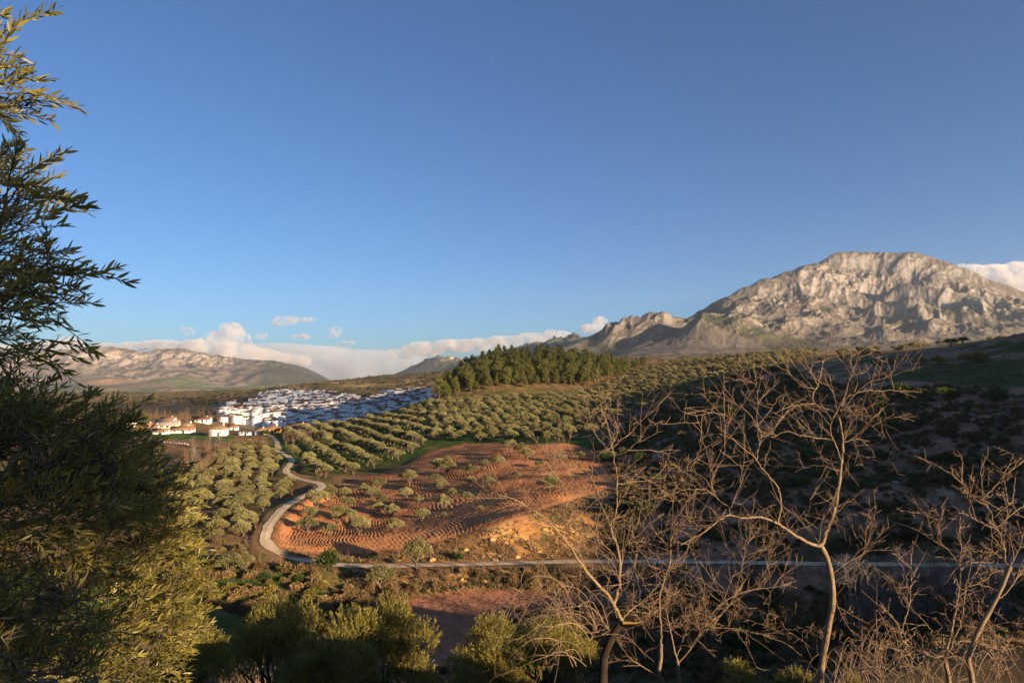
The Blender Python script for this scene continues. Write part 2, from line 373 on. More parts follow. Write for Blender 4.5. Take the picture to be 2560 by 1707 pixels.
# the dirt road: photo row and depth at each bend (the road floor is nearly level)
road_pix = [(2760, 1416, 106), (2560, 1414, 109), (2450, 1414, 110.5), (2200, 1411, 114.5), (1950, 1408, 119.5), (1700, 1405, 124), (1500, 1404, 127), (1280, 1408, 129), (1100, 1413, 129.8), (980, 1415, 130), (860, 1414, 130.5), (780, 1404, 133), (720, 1390, 136), (680, 1372, 139), (664, 1352, 143.5), (668, 1325, 150), (684, 1298, 159), (700, 1278, 167), (728, 1258, 177), (765, 1238, 188), (800, 1222, 197), (800, 1209, 206), (765, 1201, 212), (735, 1192, 220), (716, 1180, 230), (722, 1165, 243), (730, 1150, 260), (715, 1138, 275), (700, 1128, 290), (694, 1115, 308), (690, 1100, 336), (670, 1085, 370)]
rp = spline([P(*p) for p in road_pix], 900)
ROADS.append((rp, 2.0))
path_pix = [(1980, 1730, 45), (2120, 1690, 48), (2280, 1645, 51), (2420, 1622, 53), (2560, 1598, 56), (2700, 1580, 59)]
pp = spline([P(*p) for p in path_pix], 120)
ROADS.append((pp, 0.9))
# ------------------------------------------------------------------ land cover (what grows or lies where)
SOIL_RED = (0.36, 0.145, 0.058); OCHRE = (0.40, 0.215, 0.085); GRASS = (0.045, 0.085, 0.016); DRY = (0.20, 0.135, 0.062); SCRUB = (0.085, 0.065, 0.030)
PLOUGH = [(676, 1352), (692, 1312), (716, 1284), (752, 1258), (800, 1236), (850, 1208), (930, 1192), (1010, 1165), (1070, 1130), (1160, 1108), (1300, 1112), (1420, 1108), (1500, 1130), (1640, 1150), (1640, 1178), (1540, 1212), (1450, 1244), (1380, 1266), (1300, 1290), (1180, 1332), (1080, 1360), (960, 1376), (830, 1384), (740, 1376), (690, 1366)]
LOWFIELD = [(960, 1560), (1010, 1500), (1150, 1474), (1260, 1478), (1420, 1484), (1600, 1530), (1640, 1600), (1500, 1660), (1200, 1730), (980, 1730)]
MEADOW_R = [(2150, 960), (2200, 935), (2320, 915), (2560, 895), (2620, 960), (2500, 972), (2380, 962), (2280, 950)]
FIELD_BROWN = [(320, 1092), (470, 1100), (560, 1112), (560, 1135), (420, 1128), (320, 1115)]
FIELD_BROWN2 = [(560, 1088), (690, 1092), (680, 1112), (575, 1108)]
FIELD_GREEN = [(330, 1078), (520, 1080), (590, 1090), (570, 1106), (450, 1098), (340, 1090)]
def cover(X, Y, Z, nz):
    n = len(X)
    r = np.hypot(X, Y); th = np.arctan2(X, Y)
    Ys = np.where(Y > 1, Y, 1e9)
    px = W / 2 + F * X / Ys; py = HOR - F * Z / Ys
    jx = 9 * fbm(X / 9, Y / 9, 3) + 5 * fbm(X / 2.5, Y / 2.5, 2); jy = 5 * fbm(X / 9 + 40, Y / 9, 3)
    qx, qy = px + jx, py + jy
    c = np.tile(np.array(DRY), (n, 1)).astype(float)
    def put(mask, colr, a=1.0):
        m = (mask * a)[:, None] if np.ndim(mask) else mask * a
        c[:] = c * (1 - m) + np.array(colr)[None, :] * m
    n1 = fbm(X / 14, Y / 14, 4); n2 = fbm(X / 5 + 9, Y / 5, 4); n3 = fbm(X / 60, Y / 60 + 3, 4)
    front = (Y > 1).astype(float)
    # hillside the camera stands on
    nearh = 1 - sstep(70, 95, r)
    put(nearh, (0.085, 0.062, 0.034)); put(nearh * sstep(-0.1, 0.25, n1), (0.055, 0.062, 0.022))
    # valley floor and grove to the left of the road
    vl = sstep(80, 100, r) * (1 - sstep(560, 640, r)) * (1 - sstep(0.02, 0.06, th))
    put(vl, (0.215, 0.125, 0.058)); put(vl * sstep(0.0, 0.3, n1), (0.085, 0.090, 0.028)); put(vl * sstep(0.05, 0.35, n2) * 0.7, (0.15, 0.10, 0.05))
    # orchard hill
    oh = sstep(215, 245, r + 0.25 * X) * (1 - sstep(455, 490, r)) * sstep(640, 680, qx) * (1 - sstep(1750, 1900, qx)) * front
    put(oh, (0.052, 0.088, 0.018)); put(oh * sstep(0.12, 0.3, n1), (0.20, 0.125, 0.055)); put(oh * sstep(0.0, 0.25, fbm(X / 40, Y / 9 + 7, 3)) * sstep(330, 420, r), (0.23, 0.14, 0.06))
    put(oh * sstep(0.0, 0.35, n3) * sstep(1250, 1600, qx), (0.22, 0.17, 0.06))
    # pine hill
    ph = sstep(425, 455, r) * (1 - sstep(900, 1000, r)) * sstep(1060, 1110, qx) * front
    put(ph, (0.20, 0.125, 0.058)); put(ph * sstep(0.0, 0.3, n1), (0.07, 0.075, 0.025)); put(ph * sstep(0.1, 0.3, n2), (0.33, 0.19, 0.08))
    # right hillside: red-brown earth under scrub
    rs = sstep(95, 110, r) * (1 - sstep(330, 420, r)) * sstep(0.115, 0.16, th + 0.02 * n1)
    put(rs, (0.25, 0.148, 0.092)); put(rs * sstep(0.02, 0.3, n1), (0.085, 0.070, 0.034)); put(rs * sstep(0.12, 0.3, n2), (0.33, 0.205, 0.14)); put(rs * sstep(0.1, 0.3, fbm(X / 30 + 3, Y / 30, 3)) * sstep(180, 260, r), (0.05, 0.075, 0.02))
    put(in_poly(qx, qy, MEADOW_R) * front * (r < 420), (0.062, 0.082, 0.026)); put(in_poly(qx, qy, MEADOW_R) * front * (r < 420) * sstep(0.0, 0.3, n2), (0.12, 0.10, 0.05))
    # gully and banks below the road
    gu = sstep(95, 104, r) * (1 - sstep(126, 131, Y)) * (1 - sstep(0.10, 0.16, th)) * front
    put(gu, (0.24, 0.125, 0.056)); put(gu * sstep(0.0, 0.25, n2), (0.33, 0.20, 0.09)); put(gu * sstep(0.05, 0.3, n1), (0.10, 0.085, 0.035))
    lg = gu * (1 - sstep(820, 880, qx)); put(lg, (0.060, 0.088, 0.020)); put(lg * sstep(0.05, 0.3, n1), (0.16, 0.10, 0.045))
    # ochre scarp between road and ploughed field
    sc = ((Y > 129) & (Y < 152)).astype(float) * sstep(700, 760, qx) * (1 - sstep(1560, 1640, qx)) * front
    put(sc, (0.34, 0.165, 0.062)); put(sc * sstep(-0.05, 0.2, fbm(X / 5, Z / 1.5, 4)) * sstep(1050, 1150, qx), (0.43, 0.245, 0.088)); put(sc * sstep(0.12, 0.3, n1), (0.10, 0.085, 0.03))
    put(in_poly(qx, qy, LOWFIELD) * (r < 126) * front, (0.34, 0.142, 0.080))
    put(in_poly(px, py, PLOUGH) * ((r > 130) & (r < 300)), SOIL_RED)
    put(in_poly(qx, qy, FIELD_BROWN) * (r < 600) * front, (0.26, 0.145, 0.062)); put(in_poly(qx, qy, FIELD_BROWN2) * (r < 600) * front, (0.26, 0.145, 0.062)); put(in_poly(qx, qy, FIELD_GREEN) * (r < 600) * front, (0.085, 0.13, 0.025))
    # village ground and the hills round it
    vg = sstep(560, 640, r) * (1 - sstep(960, 1020, r)) * (1 - sstep(0.0, 0.03, th + 0.08)) * sstep(520, 560, qx) * front
    put(vg, (0.26, 0.22, 0.17))
    hb = sstep(880, 1000, r) * (1 - sstep(2100, 2700, r)) * front
    dots = sstep(0.02, 0.12, fbm(X / 7, Y / 11, 2))
    put(hb, (0.26, 0.165, 0.085)); put(hb * dots * 0.85, (0.055, 0.060, 0.026)); put(hb * sstep(0.1, 0.3, fbm(X / 90, Y / 160, 4)), (0.36, 0.24, 0.12), 0.8); put(hb * sstep(-0.02, 0.25, fbm(X / 120 + 8, Y / 200, 4)), (0.075, 0.075, 0.035), 0.75)
    # plain below the range: patchwork of fields
    fp = sstep(2100, 2700, r) * (1 - sstep(0.09, 0.14, th)) * front
    put(fp, (0.20, 0.155, 0.085))
    cx = np.floor(X / 260 + 0.8 * fbm(X / 400, Y / 400, 3)); cy = np.floor(Y / 420 + 0.8 * fbm(X / 400 + 9, Y / 400, 3))
    hsh = np.mod(np.sin(cx * 12.9898 + cy * 78.233) * 43758.5453, 1.0)
    put(fp * (hsh < 0.28), (0.13, 0.14, 0.055)); put(fp * ((hsh > 0.28) & (hsh < 0.42)), (0.31, 0.185, 0.10)); put(fp * ((hsh > 0.42) & (hsh < 0.55)), (0.10, 0.095, 0.05)); put(fp * (hsh > 0.93), (0.33, 0.26, 0.16))
    put(fp * sstep(0.05, 0.3, fbm(X / 60, Y / 120, 3)), (0.085, 0.08, 0.04), 0.6)
    lm = sstep(6900, 7200, Y + 250 * fbm(X / 600, Y / 600, 3)) * (1 - sstep(0.09, 0.12, th)) * front
    put(lm, (0.23, 0.178, 0.135)); put(lm * sstep(-0.04, 0.12, fbm(X / 110, Y / 110, 5, .6)), (0.085, 0.075, 0.055)); put(lm * sstep(0.08, 0.2, fbm(X / 260 + 4, Y / 300, 5, .6)), (0.31, 0.235, 0.175)); put(lm * sstep(0.86, 0.72, nz + .1 * fbm(X / 90, Y / 90, 3)), (0.30, 0.255, 0.22), 0.8)
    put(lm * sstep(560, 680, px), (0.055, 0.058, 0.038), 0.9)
    # apron and walls of the massif
    ms = sstep(1000, 1700, r) * sstep(0.09, 0.13, th) * front
    put(ms, (0.20, 0.155, 0.105)); put(ms * sstep(0.0, 0.2, fbm(X / 50, Y / 90, 4)), (0.085, 0.072, 0.045), 0.8)
    mm = sstep(2750, 3100, r) * sstep(0.09, 0.13, th) * front
    put(mm, (0.135, 0.112, 0.090)); put(mm * sstep(-0.02, 0.16, fbm(X / 38, Y / 60, 4)), (0.085, 0.074, 0.056), 0.7)
    steep = sstep(0.74, 0.52, nz + 0.2 * fbm((X - .6 * Z) / 60, (Y + Z) / 60, 4) - 0.05 * sstep(480, 760, Z)) * (0.45 + 0.55 * sstep(180, 460, Z))
    put(mm * steep, (0.235, 0.212, 0.196)); put(mm * steep * sstep(0.1, 0.3, fbm((X - .8 * Z) / 50, (Z + .6 * X) / 50, 3)), (0.30, 0.215, 0.14), 0.5)
    put(mm * steep * sstep(0.05, 0.3, fbm((X - .8 * Z) / 22, (Z + .6 * X) / 30 + 5, 3)), (0.24, 0.20, 0.165), 0.7)
    wood = mm * sstep(0.12, 0.2, fbm(X / 400 + 2.5, Y / 600 + 1.2, 3)) * sstep(0.65, 0.8, nz) * (Z < 420); put(wood, (0.055, 0.058, 0.030), 0.8)
    cr = sstep(6200, 6700, r) * sstep(-0.22, -0.16, th) * (1 - sstep(0.2, 0.25, th)) * front; put(cr, (0.07, 0.07, 0.05)); put(cr * sstep(0.85, 0.7, nz) * sstep(-0.11, -0.08, th) * (1 - sstep(-0.06, -0.04, th)), (0.44, 0.33, 0.25))
    return np.clip(c, 0.01, 0.8)
def ground_mat(name, s1, s2, bd, var=0.35):
    m, nt, b = mat_new(name, 0.95, 0.05)
    at = nd(nt, 'ShaderNodeAttribute', attribute_name='cover').outputs['Color']
    geo = nd(nt, 'ShaderNodeNewGeometry').outputs['Position']
    f = noise(nt, s1, 6, 0.65, geo); g = noise(nt, s2, 4, 0.6, geo)
    k1 = ramp(nt, f, [(0.30, (1 - var,) * 3), (0.70, (1 + var,) * 3)])
    k2 = ramp(nt, g, [(0.30, (1 - var * .6,) * 3), (0.70, (1 + var * .6,) * 3)])
    c = mix(nt, 1.0, mix(nt, 1.0, at, k1, 'MULTIPLY'), k2, 'MULTIPLY')
    nt.links.new(c, b.inputs['Base Color'])
    bump(nt, b, f, 0.8, bd)
    return m
def polar_grid(rs, ths, ymax=None):
    R, T = np.meshgrid(rs, ths, indexing='ij')
    if ymax: R = rs[0] + (R - rs[0]) * (ymax / np.cos(T) - rs[0]) / (ymax - rs[0])      # back edge straight across the view
    return R * np.sin(T), R * np.cos(T)
def sheet(name, rs, ths, mat, wrap=False, ymax=None):
    X, Y = polar_grid(rs, ths, ymax); nr, nt_ = X.shape
    Z = zfun(X, Y)
    V = np.stack([X, Y, Z], -1)
    dr = np.gradient(V, axis=0); dt = np.gradient(V, axis=1)
    nrm = np.cross(dt, dr); nrm /= np.linalg.norm(nrm, axis=-1, keepdims=True) + 1e-9
    nz = np.abs(nrm[..., 2])
    idx = np.arange(nr * nt_).reshape(nr, nt_)
    F4 = np.stack([idx[:-1, :-1], idx[:-1, 1:], idx[1:, 1:], idx[1:, :-1]], -1).reshape(-1, 4)[:, ::-1]
    if wrap:
        F4 = np.concatenate([F4, np.stack([idx[:-1, -1], idx[:-1, 0], idx[1:, 0], idx[1:, -1]], -1)[:, ::-1]])
    me = mesh_np(name, V.reshape(-1, 3), [F4], mat, smooth=True)
    set_color(me, cover(X.ravel(), Y.ravel(), Z.ravel(), nz.ravel()))
    o = link(name, me, kind='structure')
    return o, Z
M_GROUND = ground_mat('earth', 0.9, 0.12, 0.12)
M_MOUNT = ground_mat('mountain_rock', 0.045, 0.012, 2.5, 0.30)
geo_r = lambda a, b, n: np.exp(np.linspace(np.log(a), np.log(b), n, endpoint=False))
rs = np.concatenate([[0.4], geo_r(1.0, 80, 80), geo_r(80, 700, 260), geo_r(700, 2600, 110), [2600.0]])
ths = np.concatenate([np.linspace(-0.78, 0.78, 560), np.linspace(0.78, 2 * np.pi - 0.78, 92)[1:-1]])
_, GZ = sheet('ground', rs, ths, M_GROUND, wrap=True)
_t2 = np.concatenate([ths, [ths[0] + 2 * np.pi]]); _g2 = np.concatenate([GZ, GZ[:, :1]], 1); zfull = zfun
def zfun(X, Y):                        # from here on: heights of the ground sheet as built
    sh = np.shape(X); X = np.asarray(X, float).ravel(); Y = np.asarray(Y, float).ravel()
    r = np.clip(np.hypot(X, Y), rs[0], rs[-1] - 1e-3); t = np.arctan2(X, Y); t = np.where(t < _t2[0], t + 2 * np.pi, t)
    i = np.clip(np.searchsorted(rs, r, 'right') - 1, 0, len(rs) - 2); j = np.clip(np.searchsorted(_t2, t, 'right') - 1, 0, len(_t2) - 2)
    a = (r - rs[i]) / (rs[i + 1] - rs[i]); b = (t - _t2[j]) / (_t2[j + 1] - _t2[j])
    z = (_g2[i, j] * (1 - a) + _g2[i + 1, j] * a) * (1 - b) + (_g2[i, j + 1] * (1 - a) + _g2[i + 1, j + 1] * a) * b
    return z.reshape(sh)
zq = zfun; zfun = zfull
sheet('mountain_range', np.concatenate([np.linspace(2600, 6000, 110, endpoint=False), np.linspace(6000, 8100, 170, endpoint=False), np.linspace(8100, 8700, 12)]), np.linspace(-0.72, 0.10, 620), M_MOUNT, ymax=8700.0)
sheet('mountain', np.concatenate([np.linspace(2600, 5250, 340, endpoint=False), np.linspace(5250, 8700, 50)]), np.linspace(0.10, 0.72, 620), M_MOUNT, ymax=8700.0)
zfun = zq
# ------------------------------------------------------------------ roads
def strip(name, pts, hw, lift, mat, nx=5, wob=0.25):
    t = np.gradient(pts[:, :2], axis=0); t /= np.linalg.norm(t, axis=1)[:, None]
    nrm = np.stack([-t[:, 1], t[:, 0]], -1)
    s = np.linspace(-1, 1, nx)
    i = np.arange(len(pts))
    wv = hw * (1 + wob * fbm(i[:, None] / 14.0 + 0 * s[None, :], 0 * i[:, None] + np.sign(s)[None, :] * 5.5, 3))
    XY = pts[:, None, :2] + (s[None, :] * wv)[..., None] * nrm[:, None, :]
    crown = lift * (1 - 0.35 * s ** 2)[None, :] - 0.05 * np.exp(-((np.abs(s) - 0.5) / 0.18) ** 2)[None, :]
    Z = np.maximum(pts[:, 2][:, None], zfun(XY[..., 0], XY[..., 1])) + crown
    V = np.concatenate([XY, Z[..., None]], -1).reshape(-1, 3)
    idx = np.arange(len(pts) * nx).reshape(len(pts), nx)
    F4 = np.stack([idx[:-1, :-1], idx[:-1, 1:], idx[1:, 1:], idx[1:, :-1]], -1).reshape(-1, 4)
    return link(name, mesh_np(name, V, [F4], mat, True), kind='structure')
M_ROAD = simple_mat('dirt_road_gravel', (0.50, 0.375, 0.235), (0.66, 0.515, 0.345), 0.35, 0.95, 0.05, 0.05)
M_PATH = simple_mat('trodden_earth', (0.15, 0.115, 0.075), (0.21, 0.16, 0.11), 1.2, 0.95, 0.05, 0.03)
strip('dirt_road', rp, 1.15, 0.18, M_ROAD, 9, 0.5)
strip('footpath', pp, 0.8, 0.10, M_PATH, 5)
# ------------------------------------------------------------------ ploughed field, furrow by furrow
def ploughed(name, poly_px, step, mat, furrow, depth, lift, dmin=100, dmax=330):
    w = np.array([hit(x, y, dmin, dmax)[:2] for x, y in poly_px])
    lo, hi = w.min(0), w.max(0)
    gx = np.arange(lo[0], hi[0], step); gy = np.arange(lo[1], hi[1], step)
    X, Y = np.meshgrid(gx, gy, indexing='ij')
    ins = in_poly(X + 1.2 * fbm(X / 4, Y / 4, 2), Y + 1.2 * fbm(X / 4 + 20, Y / 4, 2), w)
    keep = ins
    Z = np.zeros_like(X)
    Z[keep] = zfun(X[keep], Y[keep])
    # plough lines follow the contour, kinked where the tractor turned round the trees
    wob = 2.2 * fbm(X / 19, Y / 19, 2) + 0.75 * fbm(X / 6.5, Y / 6.5 + 4, 2)
    ph = (0.93 * X + 0.37 * Y + wob + 6 * fbm(X / 55 + 3, Y / 55, 2)) / furrow * 2 * np.pi
    amp = depth * (0.6 + 0.5 * sstep(-0.25, 0.25, fbm(X / 22 + 9, Y / 22, 2) - 0.010 * (X + 15)))
    amp = amp * (0.25 + 0.75 * sstep(-0.3, 0.12, fbm(X / 7 + 4, Y / 9, 3)))
    s = np.sin(ph)
    de = np.full(X.shape, 1e9)
    for q0, q1 in zip(w, np.roll(w, -1, 0)):
        v = q1 - q0; t = np.clip(((X - q0[0]) * v[0] + (Y - q0[1]) * v[1]) / (v @ v), 0, 1)
        de = np.minimum(de, np.hypot(X - q0[0] - t * v[0], Y - q0[1] - t * v[1]))
    tap = sstep(0.0, 2.6, de); amp = amp * tap; lift = 0.05 + (lift - 0.05) * tap
    Z += lift + amp * (np.sign(s) * np.abs(s) ** 0.8) + 0.10 * fbm(X / 0.8, Y / 0.8, 3) + 0.09 * fbm(X / 0.4, Y / 0.4, 2)
    idx = -np.ones(X.shape, int); idx[keep] = np.arange(keep.sum())
    q = np.stack([idx[:-1, :-1], idx[1:, :-1], idx[1:, 1:], idx[:-1, 1:]], -1).reshape(-1, 4)
    q = q[(q >= 0).all(1)]
    me = mesh_np(name, np.stack([X[keep], Y[keep], Z[keep]], -1), [q], mat, True)
    return link(name, me, kind='structure')
M_SOIL = simple_mat('red_ploughed_soil', (0.34, 0.134, 0.054), (0.50, 0.24, 0.108), 0.16, 0.95, 0.03, None, coords='Object')
M_SOIL2 = simple_mat('dusty_soil', (0.29, 0.122, 0.070), (0.38, 0.175, 0.105), 0.5, 0.95, 0.03, 0.05)
ploughed('ploughed_field', PLOUGH, 0.19, M_SOIL, 0.80, 0.10, 0.24)
ploughed('fallow_field', [(975, 1560), (1012, 1508), (1150, 1484), (1260, 1488), (1420, 1494), (1570, 1535), (1590, 1590), (1470, 1635), (1200, 1665), (1000, 1665)], 0.3, M_SOIL2, 1.5, 0.05, 0.16, 62, 127)
# ------------------------------------------------------------------ plant materials
def leaf_mat(name, c1, c2, c3=None, trans=0.25, scale=0.6, rough=0.55, spec=0.25, objrand=0.18):
    m, nt, b = mat_new(name, rough, spec)
    geo = nd(nt, 'ShaderNodeNewGeometry')
    oi = nd(nt, 'ShaderNodeObjectInfo')
    f = noise(nt, scale, 3, 0.6, geo.outputs['Position'])
    stops = [(0.32, c1), (0.68, c2)] if c3 is None else [(0.30, c1), (0.52, c2), (0.70, c3)]
    c = ramp(nt, f, stops)
    rl = nd(nt, 'ShaderNodeMapRange'); rl.inputs[3].default_value = 0.62; rl.inputs[4].default_value = 1.38
    nt.links.new(geo.outputs['Random Per Island'], rl.inputs[0])
    ro = nd(nt, 'ShaderNodeMapRange'); ro.inputs[3].default_value = 1 - objrand; ro.inputs[4].default_value = 1 + objrand
    nt.links.new(oi.outputs['Random'], ro.inputs[0])
    mm = nd(nt, 'ShaderNodeMath', operation='MULTIPLY'); nt.links.new(rl.outputs[0], mm.inputs[0]); nt.links.new(ro.outputs[0], mm.inputs[1])
    hs = nd(nt, 'ShaderNodeHueSaturation'); nt.links.new(mm.outputs[0], hs.inputs['Value']); nt.links.new(c, hs.inputs['Color'])
    nt.links.new(hs.outputs[0], b.inputs['Base Color'])
    if trans:
        tr = nd(nt, 'ShaderNodeBsdfTranslucent'); nt.links.new(hs.outputs[0], tr.inputs['Color'])
        ms = nd(nt, 'ShaderNodeMixShader', i_Fac=trans)
        nt.links.new(b.outputs[0], ms.inputs[1]); nt.links.new(tr.outputs[0], ms.inputs[2])
        nt.links.new(ms.outputs[0], nt.nodes['Material Output'].inputs['Surface'])
    return m
M_OLIVE = leaf_mat('olive_leaves', (0.145, 0.135, 0.050), (0.245, 0.220, 0.088), (0.32, 0.29, 0.155), 0.2, 0.5, objrand=0.3)
M_PINE = leaf_mat('pine_needles', (0.080, 0.095, 0.020), (0.175, 0.168, 0.038), None, 0.15, 0.5)
M_SHRUB = leaf_mat('scrub_leaves', (0.072, 0.070, 0.026), (0.145, 0.122, 0.050), None, 0.15, 0.8, objrand=0.35)
M_YELLOW = leaf_mat('yellow_leaves', (0.16, 0.13, 0.03), (0.26, 0.20, 0.05), None, 0.25, 0.8)
M_GREEN = leaf_mat('dark_green_leaves', (0.035, 0.060, 0.012), (0.07, 0.095, 0.02), None, 0.2, 0.8)
M_TWIG = leaf_mat('dry_twigs', (0.13, 0.075, 0.040), (0.20, 0.125, 0.072), None, 0.0, 0.5, objrand=0.3)
M_GREYTWIG = leaf_mat('grey_twigs', (0.13, 0.105, 0.085), (0.20, 0.165, 0.135), None, 0.0, 0.5, objrand=0.2)
M_REED = leaf_mat('dry_reeds', (0.30, 0.19, 0.085), (0.42, 0.28, 0.14), None, 0.2, 1.0)
M_BARK = simple_mat('olive_bark', (0.075, 0.055, 0.038), (0.17, 0.13, 0.09), 3.0, 0.9, 0.1, 0.02)
M_PBARK = simple_mat('pine_bark', (0.10, 0.062, 0.040), (0.20, 0.13, 0.09), 2.0, 0.9, 0.1, 0.02)

# ------------------------------------------------------------------ plant shapes
def unit(v): return v / (np.linalg.norm(v, axis=-1, keepdims=True) + 1e-9)
def cards(C, Dr, L, Wd, rng, bend=0.0):
    """leaf-shaped quads: C base points, Dr directions, L lengths, Wd widths"""
    n = len(C); Dr = unit(Dr)
    s = unit(np.cross(Dr, rng.normal(size=(n, 3))))
    L = np.broadcast_to(L, (n,))[:, None]; Wd = np.broadcast_to(Wd, (n,))[:, None]
    V = np.stack([C, C + Dr * L * 0.5 + s * Wd * 0.5, C + Dr * L, C + Dr * L * 0.5 - s * Wd * 0.5], 1)
    return V.reshape(-1, 3), np.arange(4 * n).reshape(n, 4)
def blob_crown(rng, blobs, n, L, Wd, shell=0.55, up=0.35):
    """blobs: list of (centre, radii); leaves on the outer shells pointing out and up"""
    vol = np.array([np.prod(b[1]) ** (2 / 3) for b in blobs]); cnt = rng.multinomial(n, vol / vol.sum())
    Cs, Ds = [], []
    for (c, r), k in zip(blobs, cnt):
        d = unit(rng.normal(size=(k, 3)))
        d[:, 2] = np.where(d[:, 2] < -0.35, -d[:, 2] * 0.4, d[:, 2])
        rad = shell + (1 - shell) * rng.random((k, 1)) ** 0.6
        Cs.append(np.array(c) + d * rad * np.array(r)); Ds.append(d * 0.75 + rng.normal(size=(k, 3)) * 0.45 + [0, 0, up])
    C = np.concatenate(Cs); D = np.concatenate(Ds)
    return cards(C, D, L * rng.uniform(0.7, 1.3, len(C)), Wd * rng.uniform(0.7, 1.3, len(C)), rng)
def limb_path(a, b, rng, wob, n=5):
    t = np.linspace(0, 1, n)[:, None]
    p = np.array(a) * (1 - t) + np.array(b) * t
    p[1:-1] += rng.normal(size=(n - 2, 3)) * wob
    return p
def olive_proto(seed, n=5600, L=0.27, Wd=0.10, wid=2.3, ht=3.9):
    rng = np.random.default_rng(seed)
    blobs = []; paths = []
    fork = np.array([rng.normal() * .15, rng.normal() * .15, 0.9])
    paths.append((np.array([[0, 0, -0.6], [0.05, 0, 0.2], fork * 0.6 + [.05, .03, 0], fork]), [0.34, 0.26, 0.2, 0.2]))
    for k in range(13):
        a = k * 2.4 + rng.normal() * 0.4; rr = wid * math.sqrt((k + 0.6) / 13) * 0.78
        z = 1.35 + (ht - 1.9) * (1 - (rr / wid) ** 2 * 0.8) * rng.uniform(0.62, 1.05)
        c = np.array([rr * math.cos(a), rr * math.sin(a), z]); r = np.array([1, 1, 0.85]) * rng.uniform(0.62, 1.02)
        blobs.append((c, r))
        if k % 2 == 0: paths.append((limb_path(fork, c, rng, 0.12), np.linspace(0.13, 0.03, 5)))
    V, Fq = blob_crown(rng, blobs, n, L, Wd, 0.5)
    tv, tf = tubes(paths, 6)
    return mesh_np('olive_trunk', tv, [tf], M_BARK, True), mesh_np('olive_crown', V, [Fq], M_OLIVE)
def pine_proto(seed, ht=13.0, wid=3.0, n=3600, cone=True):
    rng = np.random.default_rng(seed)
    lean = rng.normal(size=2) * 0.5
    top = np.array([lean[0], lean[1], ht * 0.93]); blobs = []; paths = []
    tr = limb_path((0, 0, -0.8), top, rng, 0.12, 7); paths.append((tr, np.linspace(0.30, 0.05, 7)))
    nb = 26
    for k in range(nb):
        f = (k + 0.5) / nb
        z = ht * (0.16 + 0.80 * f)
        prof = (1 - f) ** 0.55 * min(1, 0.45 + f * 3.0) if cone else math.sqrt(max(0.05, 1 - (2 * (0.25 + 0.72 * f) - 1) ** 2)) * (0.55 + 0.45 * min(1, f * 2))
        rr = wid * prof * rng.uniform(0.55, 1.05); a = k * 2.4 + rng.normal() * 0.5
        tp = tr[0] * (1 - z / ht) + top * (z / ht)
        c = np.array([tp[0] + rr * math.cos(a) * .75, tp[1] + rr * math.sin(a) * .75, z])
        s = 0.45 + 0.62 * prof
        blobs.append((c, np.array([1.25, 1.25, 0.85]) * s * rng.uniform(0.8, 1.25)))
        paths.append((limb_path((tp[0], tp[1], z - 0.5), c, rng, 0.06, 3), [0.06, 0.045, 0.02]))
    blobs.append((top + [0, 0, 0.1], np.array([0.55, 0.55, 0.8])))
    V, Fq = blob_crown(rng, blobs, n, 0.62, 0.17, 0.3, 0.6)
    tv, tf = tubes(paths, 5)
    return mesh_np('pine_trunk', tv, [tf], M_PBARK, True), mesh_np('pine_crown', V, [Fq], M_PINE)
def shrub_proto(seed, mat, n=900, L=0.26, Wd=0.11, flat=0.8):
    rng = np.random.default_rng(seed); blobs = []; paths = []
    for k in range(9):
        a = k * 2.4 + rng.normal() * .5; rr = 0.75 * math.sqrt((k + .5) / 9)
        c = np.array([rr * math.cos(a), rr * math.sin(a), (0.35 + 0.65 * (1 - rr) * rng.uniform(.6, 1.2)) * flat])
        blobs.append((c, np.array([.42, .42, .40]) * rng.uniform(.7, 1.25)))
        paths.append((limb_path((0, 0, -0.25), c, rng, 0.05, 4), np.linspace(0.035, 0.012, 4)))
    V, Fq = blob_crown(rng, blobs, n, L, Wd, 0.35, 0.5)
    tv, tf = tubes(paths, 4)
    return mesh_np('shrub_stems', tv, [tf], M_BARK), mesh_np('shrub_foliage', V, [Fq], mat)
def twig_proto(seed, mat, ht=5.0, wid=1.8, n=240, stems=4, tr=0.07, thick=0.022, upright=0.9):
    """leafless tree or thicket: stems, limbs and a haze of twigs"""
    rng = np.random.default_rng(seed); big = []; tw = []
    for s in range(stems):
        a = rng.uniform(0, 6.28); e = np.array([math.cos(a), math.sin(a), 0]) * wid * rng.uniform(.15, .6); e[2] = ht * rng.uniform(0.62, 0.98)
        p = limb_path(np.array([e[0] * .06, e[1] * .06, -0.4]), e, rng, 0.05 * ht * .5, 7); big.append((p, np.linspace(tr, tr * .2, 7)))
        for k in range(n // stems // 7):
            f = rng.uniform(0.22, 0.98); i = f * 6; i0 = int(min(5, i)); b = p[i0] + (p[i0 + 1] - p[i0]) * (i - i0)
            d = unit(rng.normal(size=3) * [1, 1, .5] + [0, 0, upright]); l = ht * rng.uniform(.14, .34) * (1.15 - .6 * f)
            q = limb_path(b, b + d * l, rng, l * .06, 4); tw.append((q, np.array([1.2, 1, .7, .35]) * thick))
            for m_ in range(6):
                g = rng.uniform(.2, 1) * 3; g0 = int(min(2, g)); b2 = q[g0] + (q[g0 + 1] - q[g0]) * (g - g0)
                d2 = unit(d * .8 + rng.normal(size=3) * .7 + [0, 0, .3]); l2 = l * rng.uniform(.3, .7)
                tw.append((np.stack([b2, b2 + d2 * l2 * .5 + rng.normal(size=3) * l2 * .05, b2 + d2 * l2]), np.array([.7, .55, .25]) * thick))
    v1, f1 = tubes(big, 5); v2, f2 = tubes(tw, 3)
    return mesh_np('bare_stem', v1, [f1], mat, True), mesh_np('bare_twigs', v2, [f2], mat)

